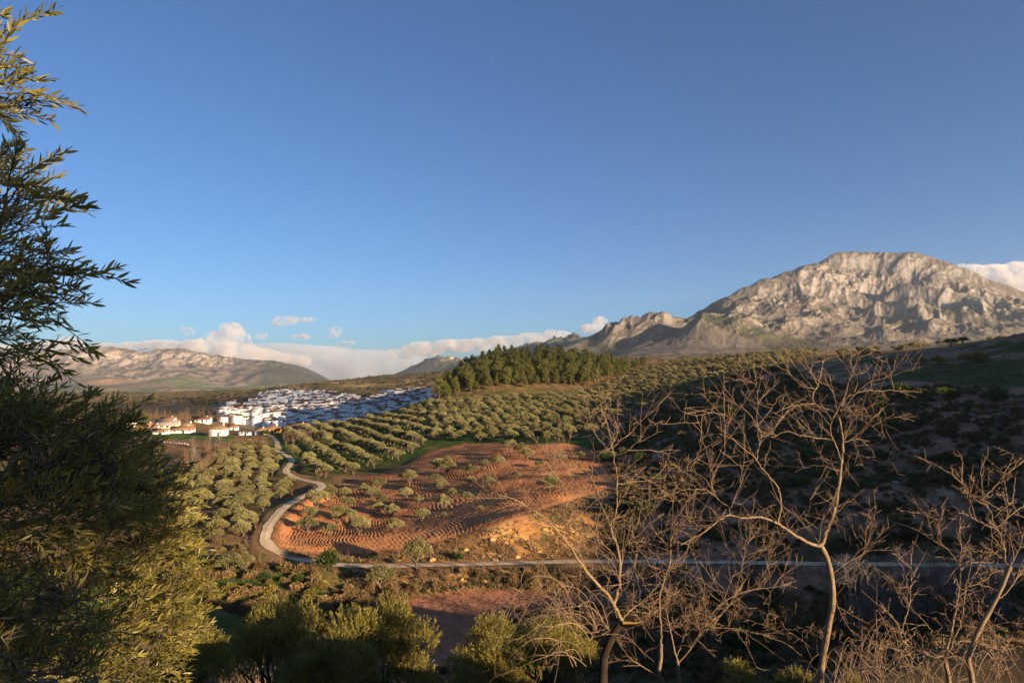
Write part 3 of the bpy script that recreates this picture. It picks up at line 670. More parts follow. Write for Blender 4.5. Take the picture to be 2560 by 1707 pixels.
def plant(name, label, cat, protos, pos, scale, group=None, rot=None, pn=('trunk', 'crown'), sink=0.0, sz=None):
    a, b = protos[RNG.integers(len(protos))]
    sc = (scale, scale, scale * (sz or 1))
    o = thing(name, label, cat, (pos[0], pos[1], pos[2] - sink), RNG.uniform(0, 6.28) if rot is None else rot, group, sc)
    link(pn[0], a, o); link(pn[1], b, o)
    return o
OLIVES = [olive_proto(100 + i, wid=2.05 + .14 * i, ht=3.5 + .35 * (i % 3)) for i in range(6)]
PINES = [pine_proto(200 + i, 12.0 + i % 3, 3.9 + 0.35 * (i % 3), 4200, cone=i < 4) for i in range(7)]
SHRUBS = [shrub_proto(300 + i, M_SHRUB) for i in range(4)]
M_OCHRE = leaf_mat('rusty_scrub', (0.15, 0.095, 0.038), (0.27, 0.18, 0.075), None, 0.15, 0.8, objrand=0.3)
OSHRUBS = [shrub_proto(340 + i, M_OCHRE) for i in range(3)]
YSHRUBS = [shrub_proto(320 + i, M_YELLOW) for i in range(2)]
GSHRUBS = [shrub_proto(330 + i, M_GREEN) for i in range(3)]
BARES = [twig_proto(400 + i, M_TWIG) for i in range(4)]
GREYS = [twig_proto(420 + i, M_GREYTWIG, 8.0, 2.6, 420, 5, 0.10, 0.022, 1.2) for i in range(3)]

def gridpts(poly, d0, d1, rowdir, rowsp, treesp, jit):
    """world grid points whose ground pixel lies in the photo polygon and whose depth is d0..d1"""
    u0 = (min(p[0] for p in poly) - W / 2) / F; u1 = (max(p[0] for p in poly) - W / 2) / F
    ca, sa = math.cos(rowdir), math.sin(rowdir)
    cx, cy = (u0 + u1) / 2 * (d0 + d1) / 2, (d0 + d1) / 2; R = max(d1 - d0, (u1 - u0) * d1)
    i = np.arange(-R / rowsp, R / rowsp); j = np.arange(-R / treesp, R / treesp)
    I, J = np.meshgrid(i, j, indexing='ij')
    a = I * rowsp + RNG.normal(size=I.shape) * jit; b = J * treesp + RNG.normal(size=I.shape) * jit
    X = (cx + ca * b - sa * a).ravel(); Y = (cy + sa * b + ca * a).ravel()
    m = (Y > d0) & (Y < d1); X, Y = X[m], Y[m]
    Z = zfun(X, Y); px, py = project(X, Y, Z)
    m = in_poly(px, py, poly)
    return np.stack([X[m], Y[m], Z[m]], -1)
def visible(p, h):
    t = np.linspace(0.03, 0.985, 160)
    return bool((zfun(p[0] * t, p[1] * t) < (p[2] + h) * t + 0.05).all())
def near_road(p, d=3.4):
    return min(np.min(np.hypot(r[0][:, 0] - p[0], r[0][:, 1] - p[1])) for r in ROADS) < d

# ------------------------------------------------------------------ olives in the ploughed field
field_px = [(791, 1278, 1.25), (771, 1336, 1.05), (778, 1302, .8), (825, 1341, .75), (847, 1309, 1.0), (871, 1275, .9), (898, 1340, 1.15), (876, 1312, .85), (932, 1253, .95), (946, 1230, 1.1), (956, 1264, .75), (949, 1285, .75), (978, 1297, .85), (985, 1334, .85), (1023, 1217, 1.15), (1017, 1251, .95), (1045, 1264, .6), (1055, 1305, .85), (1089, 1210, .75), (1102, 1230, .85), (1130, 1244, .65), (1111, 1278, .85), (1167, 1258, .75), (1110, 1296, .4), (1174, 1193, .9), (1116, 1190, 1.25), (1094, 1180, 1.1), (1177, 1217, .75), (1222, 1220, .8), (1293, 1200, .6), (1249, 1168, .95), (1317, 1152, 1.0), (1347, 1172, .6), (1402, 1160, .8), (1371, 1238, 1.25), (1201, 1277, .35), (907, 1240, .9), (860, 1252, .95), (826, 1256, 1.0), (1300, 1142, 1.0), (1210, 1178, .8), (1452, 1150, .7), (1275, 1130, 1.0)]
for x, y, s in field_px:
    p = hit(x, y, 130, 300)
    plant('olive_tree', 'small grey-green olive tree standing in the furrows of the red ploughed field', 'olive tree', OLIVES, p, s * 0.96, 'olive trees in the ploughed field', sink=0.0, sz=1.12)
# ------------------------------------------------------------------ orchard on the hill behind, grove left of the road
ORCH_A = [(655, 1112), (690, 1085), (760, 1070), (900, 1050), (1000, 1036), (1060, 1046), (1075, 1100), (1060, 1128), (980, 1160), (900, 1186), (832, 1205), (800, 1196), (745, 1180), (735, 1150), (705, 1130)]
ORCH_B = [(1000, 1036), (1080, 1004), (1180, 1000), (1300, 990), (1500, 985), (1600, 960), (1760, 960), (1700, 1010), (1600, 1050), (1480, 1085), (1420, 1106), (1290, 1106), (1150, 1104), (1075, 1100), (1060, 1046)]
ORCH_C = [(1480, 985), (1560, 945), (1640, 915), (1760, 900), (1960, 880), (2050, 880), (1960, 930), (1760, 960), (1600, 962)]
GROVE = [(430, 1290), (420, 1225), (470, 1190), (540, 1148), (600, 1122), (660, 1112), (685, 1135), (705, 1165), (700, 1190), (755, 1212), (735, 1232), (690, 1262), (655, 1300), (632, 1335), (590, 1352), (500, 1352), (470, 1325)]
ta = [('orchard', p) for p in gridpts(ORCH_A, 190, 400, math.radians(-64), 9.4, 4.9, 0.45)]
tg = [('grove', p) for p in gridpts(GROVE, 140, 330, math.radians(20), 5.6, 5.4, 1.1)]
tb = [('hill', p) for p in np.concatenate([gridpts(ORCH_B, 200, 470, math.radians(8), 8.2, 5.6, 0.9), gridpts(ORCH_C, 330, 680, math.radians(8), 10.0, 7.0, 1.6)])]
LAB = {'orchard': ('rounded grey-green olive tree in the planted rows on the hill below the village', 'olive trees in the hillside rows'),
       'grove': ('olive tree in the dense valley grove on the left side of the dirt road', 'olive trees in the valley grove'),
       'hill': ('olive tree on the terraced slope between the ploughed field and the pines', 'olive trees on the terraced slope')}
cand = [(t, p) for t, p in ta + tg + tb if not near_road(p, 4.0) and visible(p, 3.4)]
cand.sort(key=lambda q: q[1][1])
NI = 300 - len(field_px) - 70
for t, p in cand[:NI]:
    s = RNG.uniform(0.72, 1.2) * (1.0 if t != 'grove' else 0.95)
    last_olive = plant('olive_tree', LAB[t][0], 'olive tree', OLIVES, p, s, LAB[t][1])
def gn_instances(name, pts, scales, sources, label):
    """the far rest of a wood: one object, instances of trees that stand in the scene"""
    me = mesh_np(name, np.asarray(pts), [], None) if False else bpy.data.meshes.new(name)
    me.vertices.add(len(pts)); me.vertices.foreach_set('co', np.asarray(pts, np.float32).ravel())
    a = me.attributes.new('sc', 'FLOAT', 'POINT'); a.data.foreach_set('value', np.asarray(scales, np.float32))
    a = me.attributes.new('rz', 'FLOAT', 'POINT'); a.data.foreach_set('value', RNG.uniform(0, 6.28, len(pts)).astype(np.float32))
    o = link(name, me, kind='stuff', label=label)
    ng = bpy.data.node_groups.new(name, 'GeometryNodeTree')
    ng.interface.new_socket('Geometry', in_out='INPUT', socket_type='NodeSocketGeometry'); ng.interface.new_socket('Geometry', in_out='OUTPUT', socket_type='NodeSocketGeometry')
    gi = ng.nodes.new('NodeGroupInput'); go = ng.nodes.new('NodeGroupOutput')
    jg = ng.nodes.new('GeometryNodeJoinGeometry')
    for s in sources:
        oi = ng.nodes.new('GeometryNodeObjectInfo'); oi.inputs['Object'].default_value = s; oi.inputs['As Instance'].default_value = True
        ng.links.new(oi.outputs['Geometry'], jg.inputs[0])
    ip = ng.nodes.new('GeometryNodeInstanceOnPoints'); ip.inputs['Pick Instance'].default_value = False
    na = ng.nodes.new('GeometryNodeInputNamedAttribute'); na.data_type = 'FLOAT'; na.inputs['Name'].default_value = 'sc'
    nb = ng.nodes.new('GeometryNodeInputNamedAttribute'); nb.data_type = 'FLOAT'; nb.inputs['Name'].default_value = 'rz'
    cx = ng.nodes.new('ShaderNodeCombineXYZ'); ng.links.new(nb.outputs[0], cx.inputs[2])
    ng.links.new(gi.outputs[0], ip.inputs['Points']); ng.links.new(jg.outputs[0], ip.inputs['Instance'])
    ng.links.new(na.outputs[0], ip.inputs['Scale']); ng.links.new(cx.outputs[0], ip.inputs['Rotation'])
    ng.links.new(ip.outputs[0], go.inputs[0])
    md = o.modifiers.new('scatter', 'NODES'); md.node_group = ng
    return o
rest = cand[NI:]
ot = [o for o in COL.objects if o.name.startswith('olive_tree')]
seen = {}
for o in ot: seen.setdefault(o.children[1].data.name, o)
for k, src in enumerate(list(seen.values())[:4]):
    sub = [p for i, (t, p) in enumerate(rest) if i % 4 == k]
    if sub: gn_instances('olive_grove', sub, RNG.uniform(0.8, 1.1, len(sub)), list(src.children), 'far olive trees of the terraced hillside merging into one grove')
# ------------------------------------------------------------------ pines on the hill
PINEP = [(1085, 1003), (1150, 988), (1250, 972), (1350, 968), (1480, 966), (1560, 940), (1640, 912), (1660, 900), (1560, 893), (1400, 884), (1280, 889), (1180, 924), (1110, 972)]
pp_ = [p for p in gridpts(PINEP, 425, 700, 0.3, 7.0, 6.3, 1.6) if visible(p, 11)]
pp_.sort(key=lambda p: p[1])
pine_list = []
for i, p in enumerate(pp_[:270]):
    px = project(*p)[0]
    s = RNG.uniform(0.66, 1.14) * (1 - 0.45 * float(sstep(1470, 1640, px)))
    if i < 16: s *= RNG.uniform(0.75, 1.0)
    pine_list.append(plant('pine_tree', 'dark green pine in the dense wood on the hilltop above the olive terraces', 'pine tree', PINES, p, s, 'pines of the hilltop wood'))
# ------------------------------------------------------------------ houses
M_WHITE = simple_mat('whitewash', (0.74, 0.73, 0.71), (0.84, 0.835, 0.82), 0.5, 0.9, 0.1, objrand=0.07)
M_TILE = simple_mat('clay_tiles', (0.13, 0.070, 0.045), (0.24, 0.13, 0.08), 0.7, 0.9, 0.1, objrand=0.25)
M_TILEL = simple_mat('pale_clay_tiles', (0.22, 0.125, 0.072), (0.33, 0.20, 0.115), 0.7, 0.9, 0.1, objrand=0.15)
M_GLASS = simple_mat('dark_window_glass', (0.03, 0.03, 0.035), (0.05, 0.05, 0.055), 1.0, 0.25, 0.5)
M_YWALL = simple_mat('yellow_render', (0.55, 0.36, 0.12), (0.64, 0.43, 0.16), 0.6, 0.9, 0.1)
M_OWALL = simple_mat('orange_render', (0.55, 0.26, 0.06), (0.63, 0.32, 0.09), 0.6, 0.9, 0.1)
M_GREYROOF = simple_mat('fibre_cement_sheets', (0.26, 0.22, 0.18), (0.36, 0.31, 0.25), 0.5, 0.9, 0.1)
M_STONE = simple_mat('church_stone', (0.52, 0.44, 0.33), (0.66, 0.57, 0.44), 0.5, 0.9, 0.1)
def house_meshes(w, d, h, pitch, wall, tile, kind='gable', deep=4.0):
    """walls with gables, and a tiled roof with eaves; front faces -Y"""
    V, Fc = [], []; x, y = w / 2, d / 2; rh = pitch * (d / 2)
    if kind == 'flat':
        boxmesh(V, Fc, -x, x, -y, y, -deep, h); me = mesh_np('walls', V, [np.array(Fc)], wall)
        R, Rf = [], []
        boxmesh(R, Rf, -x + .3, x - .3, -y + .3, y - .3, h - .02, h + .12)
        for a in ((-x - .06, x + .06, -y - .06, -y + .24), (-x - .06, x + .06, y - .24, y + .06), (-x - .06, -x + .24, -y + .24, y - .24), (x - .24, x + .06, -y + .24, y - .24)): boxmesh(R, Rf, *a, h - .1, h + .5)
        return me, mesh_np('roof', R, [np.array(Rf)], tile)
    if kind == 'hip':
        boxmesh(V, Fc, -x, x, -y, y, -deep, h); me = mesh_np('walls', V, [np.array(Fc)], wall)
        e = .45; r = max(0.2, x - y * .9)
        R = [(-x - e, -y - e, h - .05), (x + e, -y - e, h - .05), (x + e, y + e, h - .05), (-x - e, y + e, h - .05), (-x - e, -y - e, h + .15), (x + e, -y - e, h + .15), (x + e, y + e, h + .15), (-x - e, y + e, h + .15), (-r, 0, h + rh + .2), (r, 0, h + rh + .2)]
        return me, mesh_np('roof', R, [np.array([(3, 2, 1, 0), (0, 1, 5, 4), (1, 2, 6, 5), (2, 3, 7, 6), (3, 0, 4, 7), (4, 5, 9, 8), (6, 7, 8, 9)]), np.array([(5, 6, 9), (7, 4, 8)])], tile)
    V = [(-x, -y, -deep), (x, -y, -deep), (x, y, -deep), (-x, y, -deep), (-x, -y, h), (x, -y, h), (x, y, h), (-x, y, h), (-x, 0, h + rh), (x, 0, h + rh)]
    me = mesh_np('walls', V, [np.array([(0, 1, 5, 4), (2, 3, 7, 6), (4, 5, 9, 8), (6, 7, 8, 9), (3, 2, 1, 0)]), np.array([(1, 2, 6, 9, 5), (3, 0, 4, 8, 7)])], wall)
    e = .35; t = .22; R = []; q = rh / y
    for sx in (-x - .25, x + .25):
        R += [(sx, -y - e, h - e * q + .03), (sx, 0, h + rh + .03), (sx, y + e, h - e * q + .03), (sx, -y - e, h - e * q + t), (sx, 0, h + rh + t), (sx, y + e, h - e * q + t)]
    me2 = mesh_np('roof', R, [np.array([(3, 9, 10, 4), (4, 10, 11, 5), (0, 1, 7, 6), (1, 2, 8, 7), (0, 6, 9, 3), (2, 5, 11, 8), (0, 3, 4, 1), (1, 4, 5, 2), (6, 7, 10, 9), (7, 8, 11, 10)])], tile)
    return me, me2
def win_mesh(w=0.9, h=1.2):
    V, Fc = [], []; boxmesh(V, Fc, -w / 2, w / 2, -0.06, 0.06, -h / 2, h / 2)
    return mesh_np('window_pane', V, [np.array(Fc)], M_GLASS)
WIN, WINB = win_mesh(), win_mesh(1.1, 2.1)
def build_house(name, label, cat, pos, rot, spec, group=None, wins=None, chimney=False):
    o = thing(name, label, cat, pos, rot, group)
    w, d, h, k = spec['w'], spec['d'], spec['h'], spec.get('kind', 'gable')
    if 'me' not in spec: spec['me'] = house_meshes(w, d, h, spec.get('pitch', 0.5), spec.get('wall', M_WHITE), spec.get('tile', M_TILE), k)
    link('wall', spec['me'][0], o)
    r = link('roof', spec['me'][1], o)
    if chimney:
        V, Fc = [], []; boxmesh(V, Fc, -.35, .35, -.35, .35, -.8, 1.0); link('chimney', mesh_np('chimney', V, [np.array(Fc)], M_WHITE), r, (w * .22, d * .12, h + spec.get('pitch', .5) * d * .4))
    for x, z, side, big in (wins if wins is not None else spec.get('wins', [])):
        if side == 'f': loc, rz = (x, -d / 2 - .02, z), 0
        elif side == 'r': loc, rz = (w / 2 + .02, x, z), math.pi / 2
        else: loc, rz = (-w / 2 - .02, x, z), math.pi / 2
        link('window' if not big else 'door', WINB if big else WIN, o, loc, rz)
    return o
hrng = np.random.default_rng(11)
SPECS = []
for i in range(14):
    w, d, h = hrng.uniform(6.0, 10.5), hrng.uniform(5.5, 7.5), hrng.choice([5.6, 6.2, 7.4, 8.6])
    s = dict(w=w, d=d, h=h, kind=['gable', 'gable', 'gable', 'flat', 'gable', 'flat'][i % 6], pitch=hrng.uniform(.22, .36), tile=M_TILE if i % 6 not in (3, 5) else M_WHITE)
    ws = []
    for fl in range(int(h // 2.8)):
        for x in (-w * .28, w * .27)[: 1 + int(hrng.random() < .7)]: ws.append((x, 1.7 + 2.8 * fl, 'f', False))
        if hrng.random() < .5: ws.append((0, 1.9 + 2.8 * fl, hrng.choice(['l', 'r']), False))
    s['wins'] = ws
    SPECS.append(s)
VILL = [(545, 1056), (560, 1036), (590, 1018), (640, 1010), (655, 992), (720, 985), (760, 980), (810, 988), (870, 998), (900, 1004), (930, 1002), (960, 992), (1000, 987), (1040, 984), (1066, 990), (1062, 1014), (1010, 1038), (960, 1050), (900, 1066), (850, 1080), (780, 1092), (700, 1080), (620, 1066)]
vh = [p for p in gridpts(VILL, 600, 960, math.radians(-12), 10.4, 9.0, 2.4) if visible(p, 8)]
vh.sort(key=lambda p: p[1])
for i, p in enumerate(vh[:300]):
    s = SPECS[hrng.integers(len(SPECS))]
    rot = math.radians(-12) + hrng.choice([0, 0, math.pi / 2, math.pi / 2, math.pi]) + hrng.normal() * .3
    build_house('village_house', 'whitewashed village house with clay roof among the tightly packed houses on the slope', 'house', (p[0], p[1], p[2] - .3), rot, s, 'white houses of the hillside village')
if len(vh) > 300:
    WV, WF, RV, RF = [], [], [], []; wb = rb = 0
    for p in vh[300:]:
        s = SPECS[hrng.integers(len(SPECS))]
        if 'me' not in s: s['me'] = house_meshes(s['w'], s['d'], s['h'], s['pitch'], M_WHITE, s['tile'], s['kind'])
        rot = math.radians(-12) + hrng.choice([0, 0, math.pi / 2]) + hrng.normal() * .16; c_, s_ = math.cos(rot), math.sin(rot)
        for k in (0, 1):
            me = s['me'][k]; co = np.empty(len(me.vertices) * 3, np.float32); me.vertices.foreach_get('co', co); co = co.reshape(-1, 3)
            co = np.stack([co[:, 0] * c_ - co[:, 1] * s_ + p[0], co[:, 0] * s_ + co[:, 1] * c_ + p[1], co[:, 2] + p[2] - .3], -1)
            fs = [[v for v in f.vertices] for f in me.polygons]
            if k == 0 or s['kind'] == 'flat': WF += [[v + wb for v in f] for f in fs]; WV.append(co); wb += len(co)
            else: RF += [[v + rb for v in f] for f in fs]; RV.append(co); rb += len(co)
    me = bpy.data.meshes.new('far_village'); Va = np.concatenate(WV + RV)
    me.from_pydata([tuple(v) for v in Va], [], WF + [[v + wb for v in f] for f in RF]); me.materials.append(M_WHITE); me.materials.append(M_TILE)
    me.polygons.foreach_set('material_index', [0] * len(WF) + [1] * len(RF))
    link('far_village_houses', me, kind='stuff', label='farthest whitewashed houses at the top of the village')
# ------------------------------------------------------------------ houses by the meadow (each as the photo shows it)
def wins_for(w, h, rng):
    out = []
    for fl in range(max(1, int(h // 2.9))):
        n = max(2, int(w / 3.4))
        for k in range(n):
            if rng.random() < .8: out.append(((k + .5) / n * w * .9 - w * .45, 1.6 + 2.8 * fl, 'f', False))
    out.append((w * .05, 1.05, 'f', True))
    return out
FARM = [  # px, base row, width px, eaves height px, depth m, kind, wall, tile, label
    (306, 1076, 28, 9, 8, 'gable', M_WHITE, M_TILEL, 'low white house with pale tiled roof at the left end beside the tall white house'),
    (327, 1069, 18, 15, 8, 'flat', M_WHITE, M_WHITE, 'tall flat-roofed white house left of the yellow house'),
    (364, 1077, 22, 13, 9, 'gable', M_YWALL, M_TILEL, 'yellow house with tiled roof left of the meadow'),
    (384, 1078, 16, 11, 8, 'gable', M_WHITE, M_TILEL, 'narrow white house against the right side of the yellow house'),
    (412, 1070, 62, 9, 14, 'gable', M_STONE, M_GREYROOF, 'long tan warehouse with a grey sheet roof behind the white houses'),
    (400, 1085, 38, 8, 7, 'gable', M_WHITE, M_TILEL, 'low white house in front of the long tan warehouse'),
    (463, 1071, 32, 8, 10, 'hip', M_WHITE, M_TILEL, 'white house under a broad hipped tile roof behind the wide low house'),
    (452, 1082, 62, 9, 9, 'gable', M_WHITE, M_TILEL, 'wide low white house with shallow tiled roof at the meadow edge'),
    (542, 1089, 44, 20, 11, 'hip', M_WHITE, M_TILEL, 'big two-storey white house with tiled roof behind the bare poplar'),
    (580, 1074, 28, 8, 8, 'gable', M_WHITE, M_TILE, 'low white house behind and right of the big two-storey house'),
    (613, 1087, 34, 6, 6, 'flat', M_WHITE, M_WHITE, 'long low white outbuilding left of the orange house'),
    (648, 1086, 27, 9, 8, 'gable', M_WHITE, M_TILEL, 'white house with pale tiled roof adjoining the orange house'),
    (678, 1082, 42, 12, 10, 'hip', M_OWALL, M_TILEL, 'orange house with tiled hip roof beside the brown hedge'),
    (417, 1056, 38, 8, 9, 'gable', M_WHITE, M_TILE, 'white house with reddish roof behind the warehouse among bare trees'),
    (505, 1056, 40, 9, 9, 'gable', M_WHITE, M_TILE, 'white house half hidden by bare trees between warehouse and village'),
    (572, 1052, 70, 6, 14, 'gable', M_WHITE, M_TILE, 'long shed with broad brown roof at the foot of the village'),
    (740, 1076, 60, 7, 12, 'gable', M_WHITE, M_TILE, 'row house with long dark roof at the foot of the village'),
    (575, 1020, 22, 20, 11, 'gable', M_WHITE, M_TILE, 'tall white house standing apart at the left end of the village'),
    (736, 984, 20, 11, 10, 'flat', M_WHITE, M_WHITE, 'large flat-roofed white building crowning the top of the village'),
    (1008, 1008, 30, 11, 10, 'gable', M_STONE, M_TILE, 'tan unpainted building below the church'),
]
for k, (px, py, wp, hp, dd, kind, wall, tile, lab) in enumerate(FARM):
    p = hit(px, py, 330, 1400)
    if p is None: continue
    w = .9 * wp / F * p[1]; h = .88 * hp / F * p[1]
    build_house('house', lab, 'house', (p[0], p[1] + dd * .3, p[2] - .2), -0.5 * p[0] / p[1] + hrng.normal() * .08, dict(w=w, d=dd, h=h, kind=kind, pitch=.42, wall=wall, tile=tile), None, wins_for(w, h, hrng), chimney=kind != 'flat')
# ------------------------------------------------------------------ church on the shoulder of the hill
cp = hit(1086, 998, 600, 800); cs = cp[1] / F
ch = thing('church', 'pale stone church with square open belfry at the foot of the pine wood', 'church', (cp[0], cp[1], cp[2] - 1), 0.12)
wm, rm = house_meshes(26 * cs, 12, 6.5, .5, M_WHITE, M_TILEL, 'gable')
link('nave_wall', wm, ch, (5, 3, 0)); link('nave_roof', rm, ch, (5, 3, 0))
def tower(parent, loc, w, h):
    V, Fc = [], []; a = w / 2
    boxmesh(V, Fc, -a, a, -a, a, -4, h * .62)
    for sx in (-1, 0, 1):
        for sy in (-1, 1):
            t = a * .26
            boxmesh(V, Fc, sx * (a - t) - t, sx * (a - t) + t, sy * (a - t) - t, sy * (a - t) + t, h * .62 - .01, h * .9)
    t = a * .26; boxmesh(V, Fc, -a, -a + 2 * t, -t, t, h * .62 - .01, h * .9); boxmesh(V, Fc, a - 2 * t, a, -t, t, h * .62 - .01, h * .9)
    boxmesh(V, Fc, -a - .15, a + .15, -a - .15, a + .15, h * .9 - .01, h * .97)
    link('bell_tower', mesh_np('bell_tower', V, [np.array(Fc)], M_WHITE), parent, loc)
    R = [(-a - .2, -a - .2, h * .97), (a + .2, -a - .2, h * .97), (a + .2, a + .2, h * .97), (-a - .2, a + .2, h * .97), (0, 0, h * 1.08)]
    link('tower_roof', mesh_np('tower_roof', R, [np.array([(0, 1, 4), (1, 2, 4), (2, 3, 4), (3, 0, 4)]), np.array([(3, 2, 1, 0)])], M_TILEL), parent, loc)
tower(ch, (-5.2, 0, 0), 4.4, 12.5)
for x in (-1, 3, 7, 11): link('window', WINB, ch, (x, -3.06, 3.6))
# ------------------------------------------------------------------ farmsteads scattered on the far plain
def far_point(px, py, d0, d1):
    D = np.linspace(d0, d1, 400); u = (px - W / 2) / F
    z = zfull(u * D, D); i = int(np.argmin(np.abs(HOR - F * z / D - py))); return np.array([u * D[i], D[i], z[i]])
for px, py, wp, lab in ((131, 995, 9, 'far white farmhouse on the plain nearest the left edge'), (310, 994, 7, 'tiny white farmhouse alone in the middle of the plain'), (336, 974, 10, 'far white farmstead on the green part of the plain'), (386, 998, 5, 'tiny white farmhouse at the near edge of the plain'), (622, 962, 6, 'tiny white house at the foot of the dark mountain'), (683, 967, 8, 'far white farm building right of the plain below the dark mountain'), (595, 1013, 7, 'small white cottage on the scrub hill left of the village'), (1053, 958, 8, 'small white house high on the scrub hill behind the village'), (2300, 862, 10, 'far white farmhouse at the foot of the grey mountain')):
    if py > 1005 or px in (1053,): p = hit(px, py, 900, 2500)
    else: p = far_point(px, py, 2650, 5600)
    if p is None: continue
    w = wp / F * p[1]
    build_house('farmhouse', lab, 'farmhouse', (p[0], p[1], p[2] - .5), 0.1, dict(w=w, d=w * .5, h=w * .28, kind='gable', pitch=.4), None, [])
NEARB = [(1300, 1500), (1560, 1480), (1650, 1440), (2560, 1450), (2560, 1707), (1000, 1707), (1250, 1640)]
# ------------------------------------------------------------------ rocks
M_ROCK = simple_mat('limestone', (0.20, 0.165, 0.13), (0.40, 0.34, 0.27), 1.2, 0.9, 0.1, 0.05, objrand=0.2)
M_OCROCK = simple_mat('ochre_rock', (0.36, 0.20, 0.08), (0.52, 0.33, 0.15), 0.8, 0.9, 0.1, 0.05, objrand=0.15)
def rock_proto(seed, mat):
    rng = np.random.default_rng(seed)
    import bmesh
    bm = bmesh.new(); bmesh.ops.create_icosphere(bm, subdivisions=2, radius=1.0)
    ax = rng.normal(size=(7, 3)); ax = unit(ax); off = rng.uniform(.55, .95, 7)
    for v in bm.verts:
        c = np.array(v.co)
        for a, f in zip(ax, off):
            d = c @ a
            if d > f: c = c - a * (d - f) * .85
        v.co = c * [1, .8, .62]
    me = bpy.data.meshes.new('rock'); bm.to_mesh(me); bm.free(); me.materials.append(mat)
    return me
ROCKS = [rock_proto(500 + i, M_ROCK) for i in range(5)]; OCROCKS = [rock_proto(520 + i, M_OCROCK) for i in range(4)]
def thin(pts, n, key=None):
    pts = list(pts)
    if len(pts) > n: pts = [pts[i] for i in sorted(RNG.choice(len(pts), n, replace=False))]
    return pts
def place(protos, label, cat, name, pts, s0, s1, group, pn=('stem', 'foliage'), sz=None):
    for p in pts:
        if not near_road(p, 2.6): plant(name, label, cat, protos, p, RNG.uniform(s0, s1), group, pn=pn, sz=sz)
def rocks(name, label, protos, pts, s0, s1, group):
    for p in pts:
        s = RNG.uniform(s0, s1); o = thing(name, label, 'rock', (p[0], p[1], p[2] + .05 * s), RNG.uniform(0, 6.28), group, (s, s * RNG.uniform(.7, 1.2), s * RNG.uniform(.6, 1)), protos[RNG.integers(len(protos))])
# ------------------------------------------------------------------ scrub on the shaded hillside to the right
RSL = [(1480, 1120), (1560, 1075), (1700, 1010), (1850, 975), (2000, 945), (2150, 968), (2300, 968), (2560, 978), (2560, 1392), (1500, 1385), (1480, 1310), (1560, 1220)]
sl = [p for p in gridpts(RSL, 108, 330, 0.2, 4.6, 4.6, 1.6)]
w_ = np.array([0.5 + fbm(np.array([p[0] / 14]), np.array([p[1] / 14]), 3)[0] for p in sl])
sl = [p for p, k in zip(sl, w_) if k > 0.42 and visible(p, 1.0)]
place(SHRUBS, 'low dark shrub among others on the shaded red-earth hillside', 'shrub', 'shrub', thin(sl, 190), 0.9, 2.2, 'dark shrubs on the shaded hillside')
place(GSHRUBS, 'dark green bush taller than the scrub round it on the shaded hillside', 'bush', 'bush', thin(gridpts(RSL, 112, 260, .7, 15, 14, 4), 26), 1.8, 3.0, 'tall green bushes on the shaded hillside')
rocks('rock', 'pale limestone rock lying on the shaded hillside', ROCKS, thin(gridpts(RSL, 112, 300, .5, 7, 7, 3), 90), 0.35, 1.1, 'rocks on the shaded hillside')
rocks('rock', 'pale boulder in the heap of stones at the top right edge of the ploughed field', ROCKS, thin(gridpts([(1480, 1100), (1560, 1085), (1720, 1130), (1800, 1190), (1700, 1200), (1580, 1150)], 150, 260, .5, 3, 3, 1), 40), 0.5, 1.3, 'boulders beside the ploughed field')
SLOPE2 = [(1560, 1075), (1700, 1000), (1850, 940), (1960, 920), (2000, 945), (1850, 985), (1700, 1030), (1600, 1075)]
place(SHRUBS, 'dense dark bush where the olive terraces meet the shaded hillside', 'bush', 'bush', thin(gridpts(SLOPE2, 180, 420, .3, 5, 5, 1.5), 70), 1.8, 3.2, 'bushes along the edge of the olive terraces')
# meadow, ridge trees and yellow trees at the top right
RIDGE = [(1990, 902), (2060, 884), (2200, 874), (2450, 860), (2640, 828), (2640, 868), (2450, 890), (2330, 897), (2200, 908), (2060, 912)]
rt = [p for p in gridpts(RIDGE, 215, 640, .2, 7.0, 6.0, 1.5) if visible(p, 3)]
for p in thin(rt, 56): plant('olive_tree', 'dark olive tree on the ridge along the top of the right-hand hill', 'olive tree', OLIVES, p, RNG.uniform(.8, 1.15), 'olive trees along the right-hand ridge')
for x, y, s, lab in ((2345, 912, 1.25, 'yellow-tinged bushy tree left of the paired yellow trees above the green meadow'), (2300, 912, 1.1, 'sunlit-yellow round bush just above the left end of the green meadow'), (2420, 905, 1.3, 'left one of two sunlit-yellow trees above the middle of the meadow'), (2450, 903, 1.35, 'right one of two sunlit-yellow trees above the middle of the meadow'), (2225, 912, .85, 'low yellow bush near the grass track on the ridge'), (2190, 914, .75, 'lowest yellow bush at the left of the ridge track')):  # yellow leaf colour stands in for sun on the olive tops
    p = hit(x, y, 150, 600)
    if p is not None: plant('sunlit_yellow_tree', lab, 'tree', YSHRUBS, p, s * 2.3, pn=('stem', 'crown'))
for x, y, s, lab in ((2325, 935, .85, 'leafless forked tree left on the green meadow'), (2388, 930, .9, 'leafless tree right on the green meadow'), (2250, 912, .8, 'leafless tree beside the ridge track behind the meadow')):
    p = hit(x, y, 150, 400); plant('bare_tree', lab, 'tree', BARES, p, s, pn=('stem', 'twigs'))
for x, y, s in ((2465, 1030, .8), (2520, 1040, .7), (2560, 1035, .8), (2440, 1050, .6), (2490, 1075, .7)):
    p = hit(x, y, 110, 300); plant('bare_tree', 'small leafless tree on the shaded slope below the green meadow', 'tree', GREYS, p, s * .62, 'small bare trees below the meadow', pn=('stem', 'twigs'))
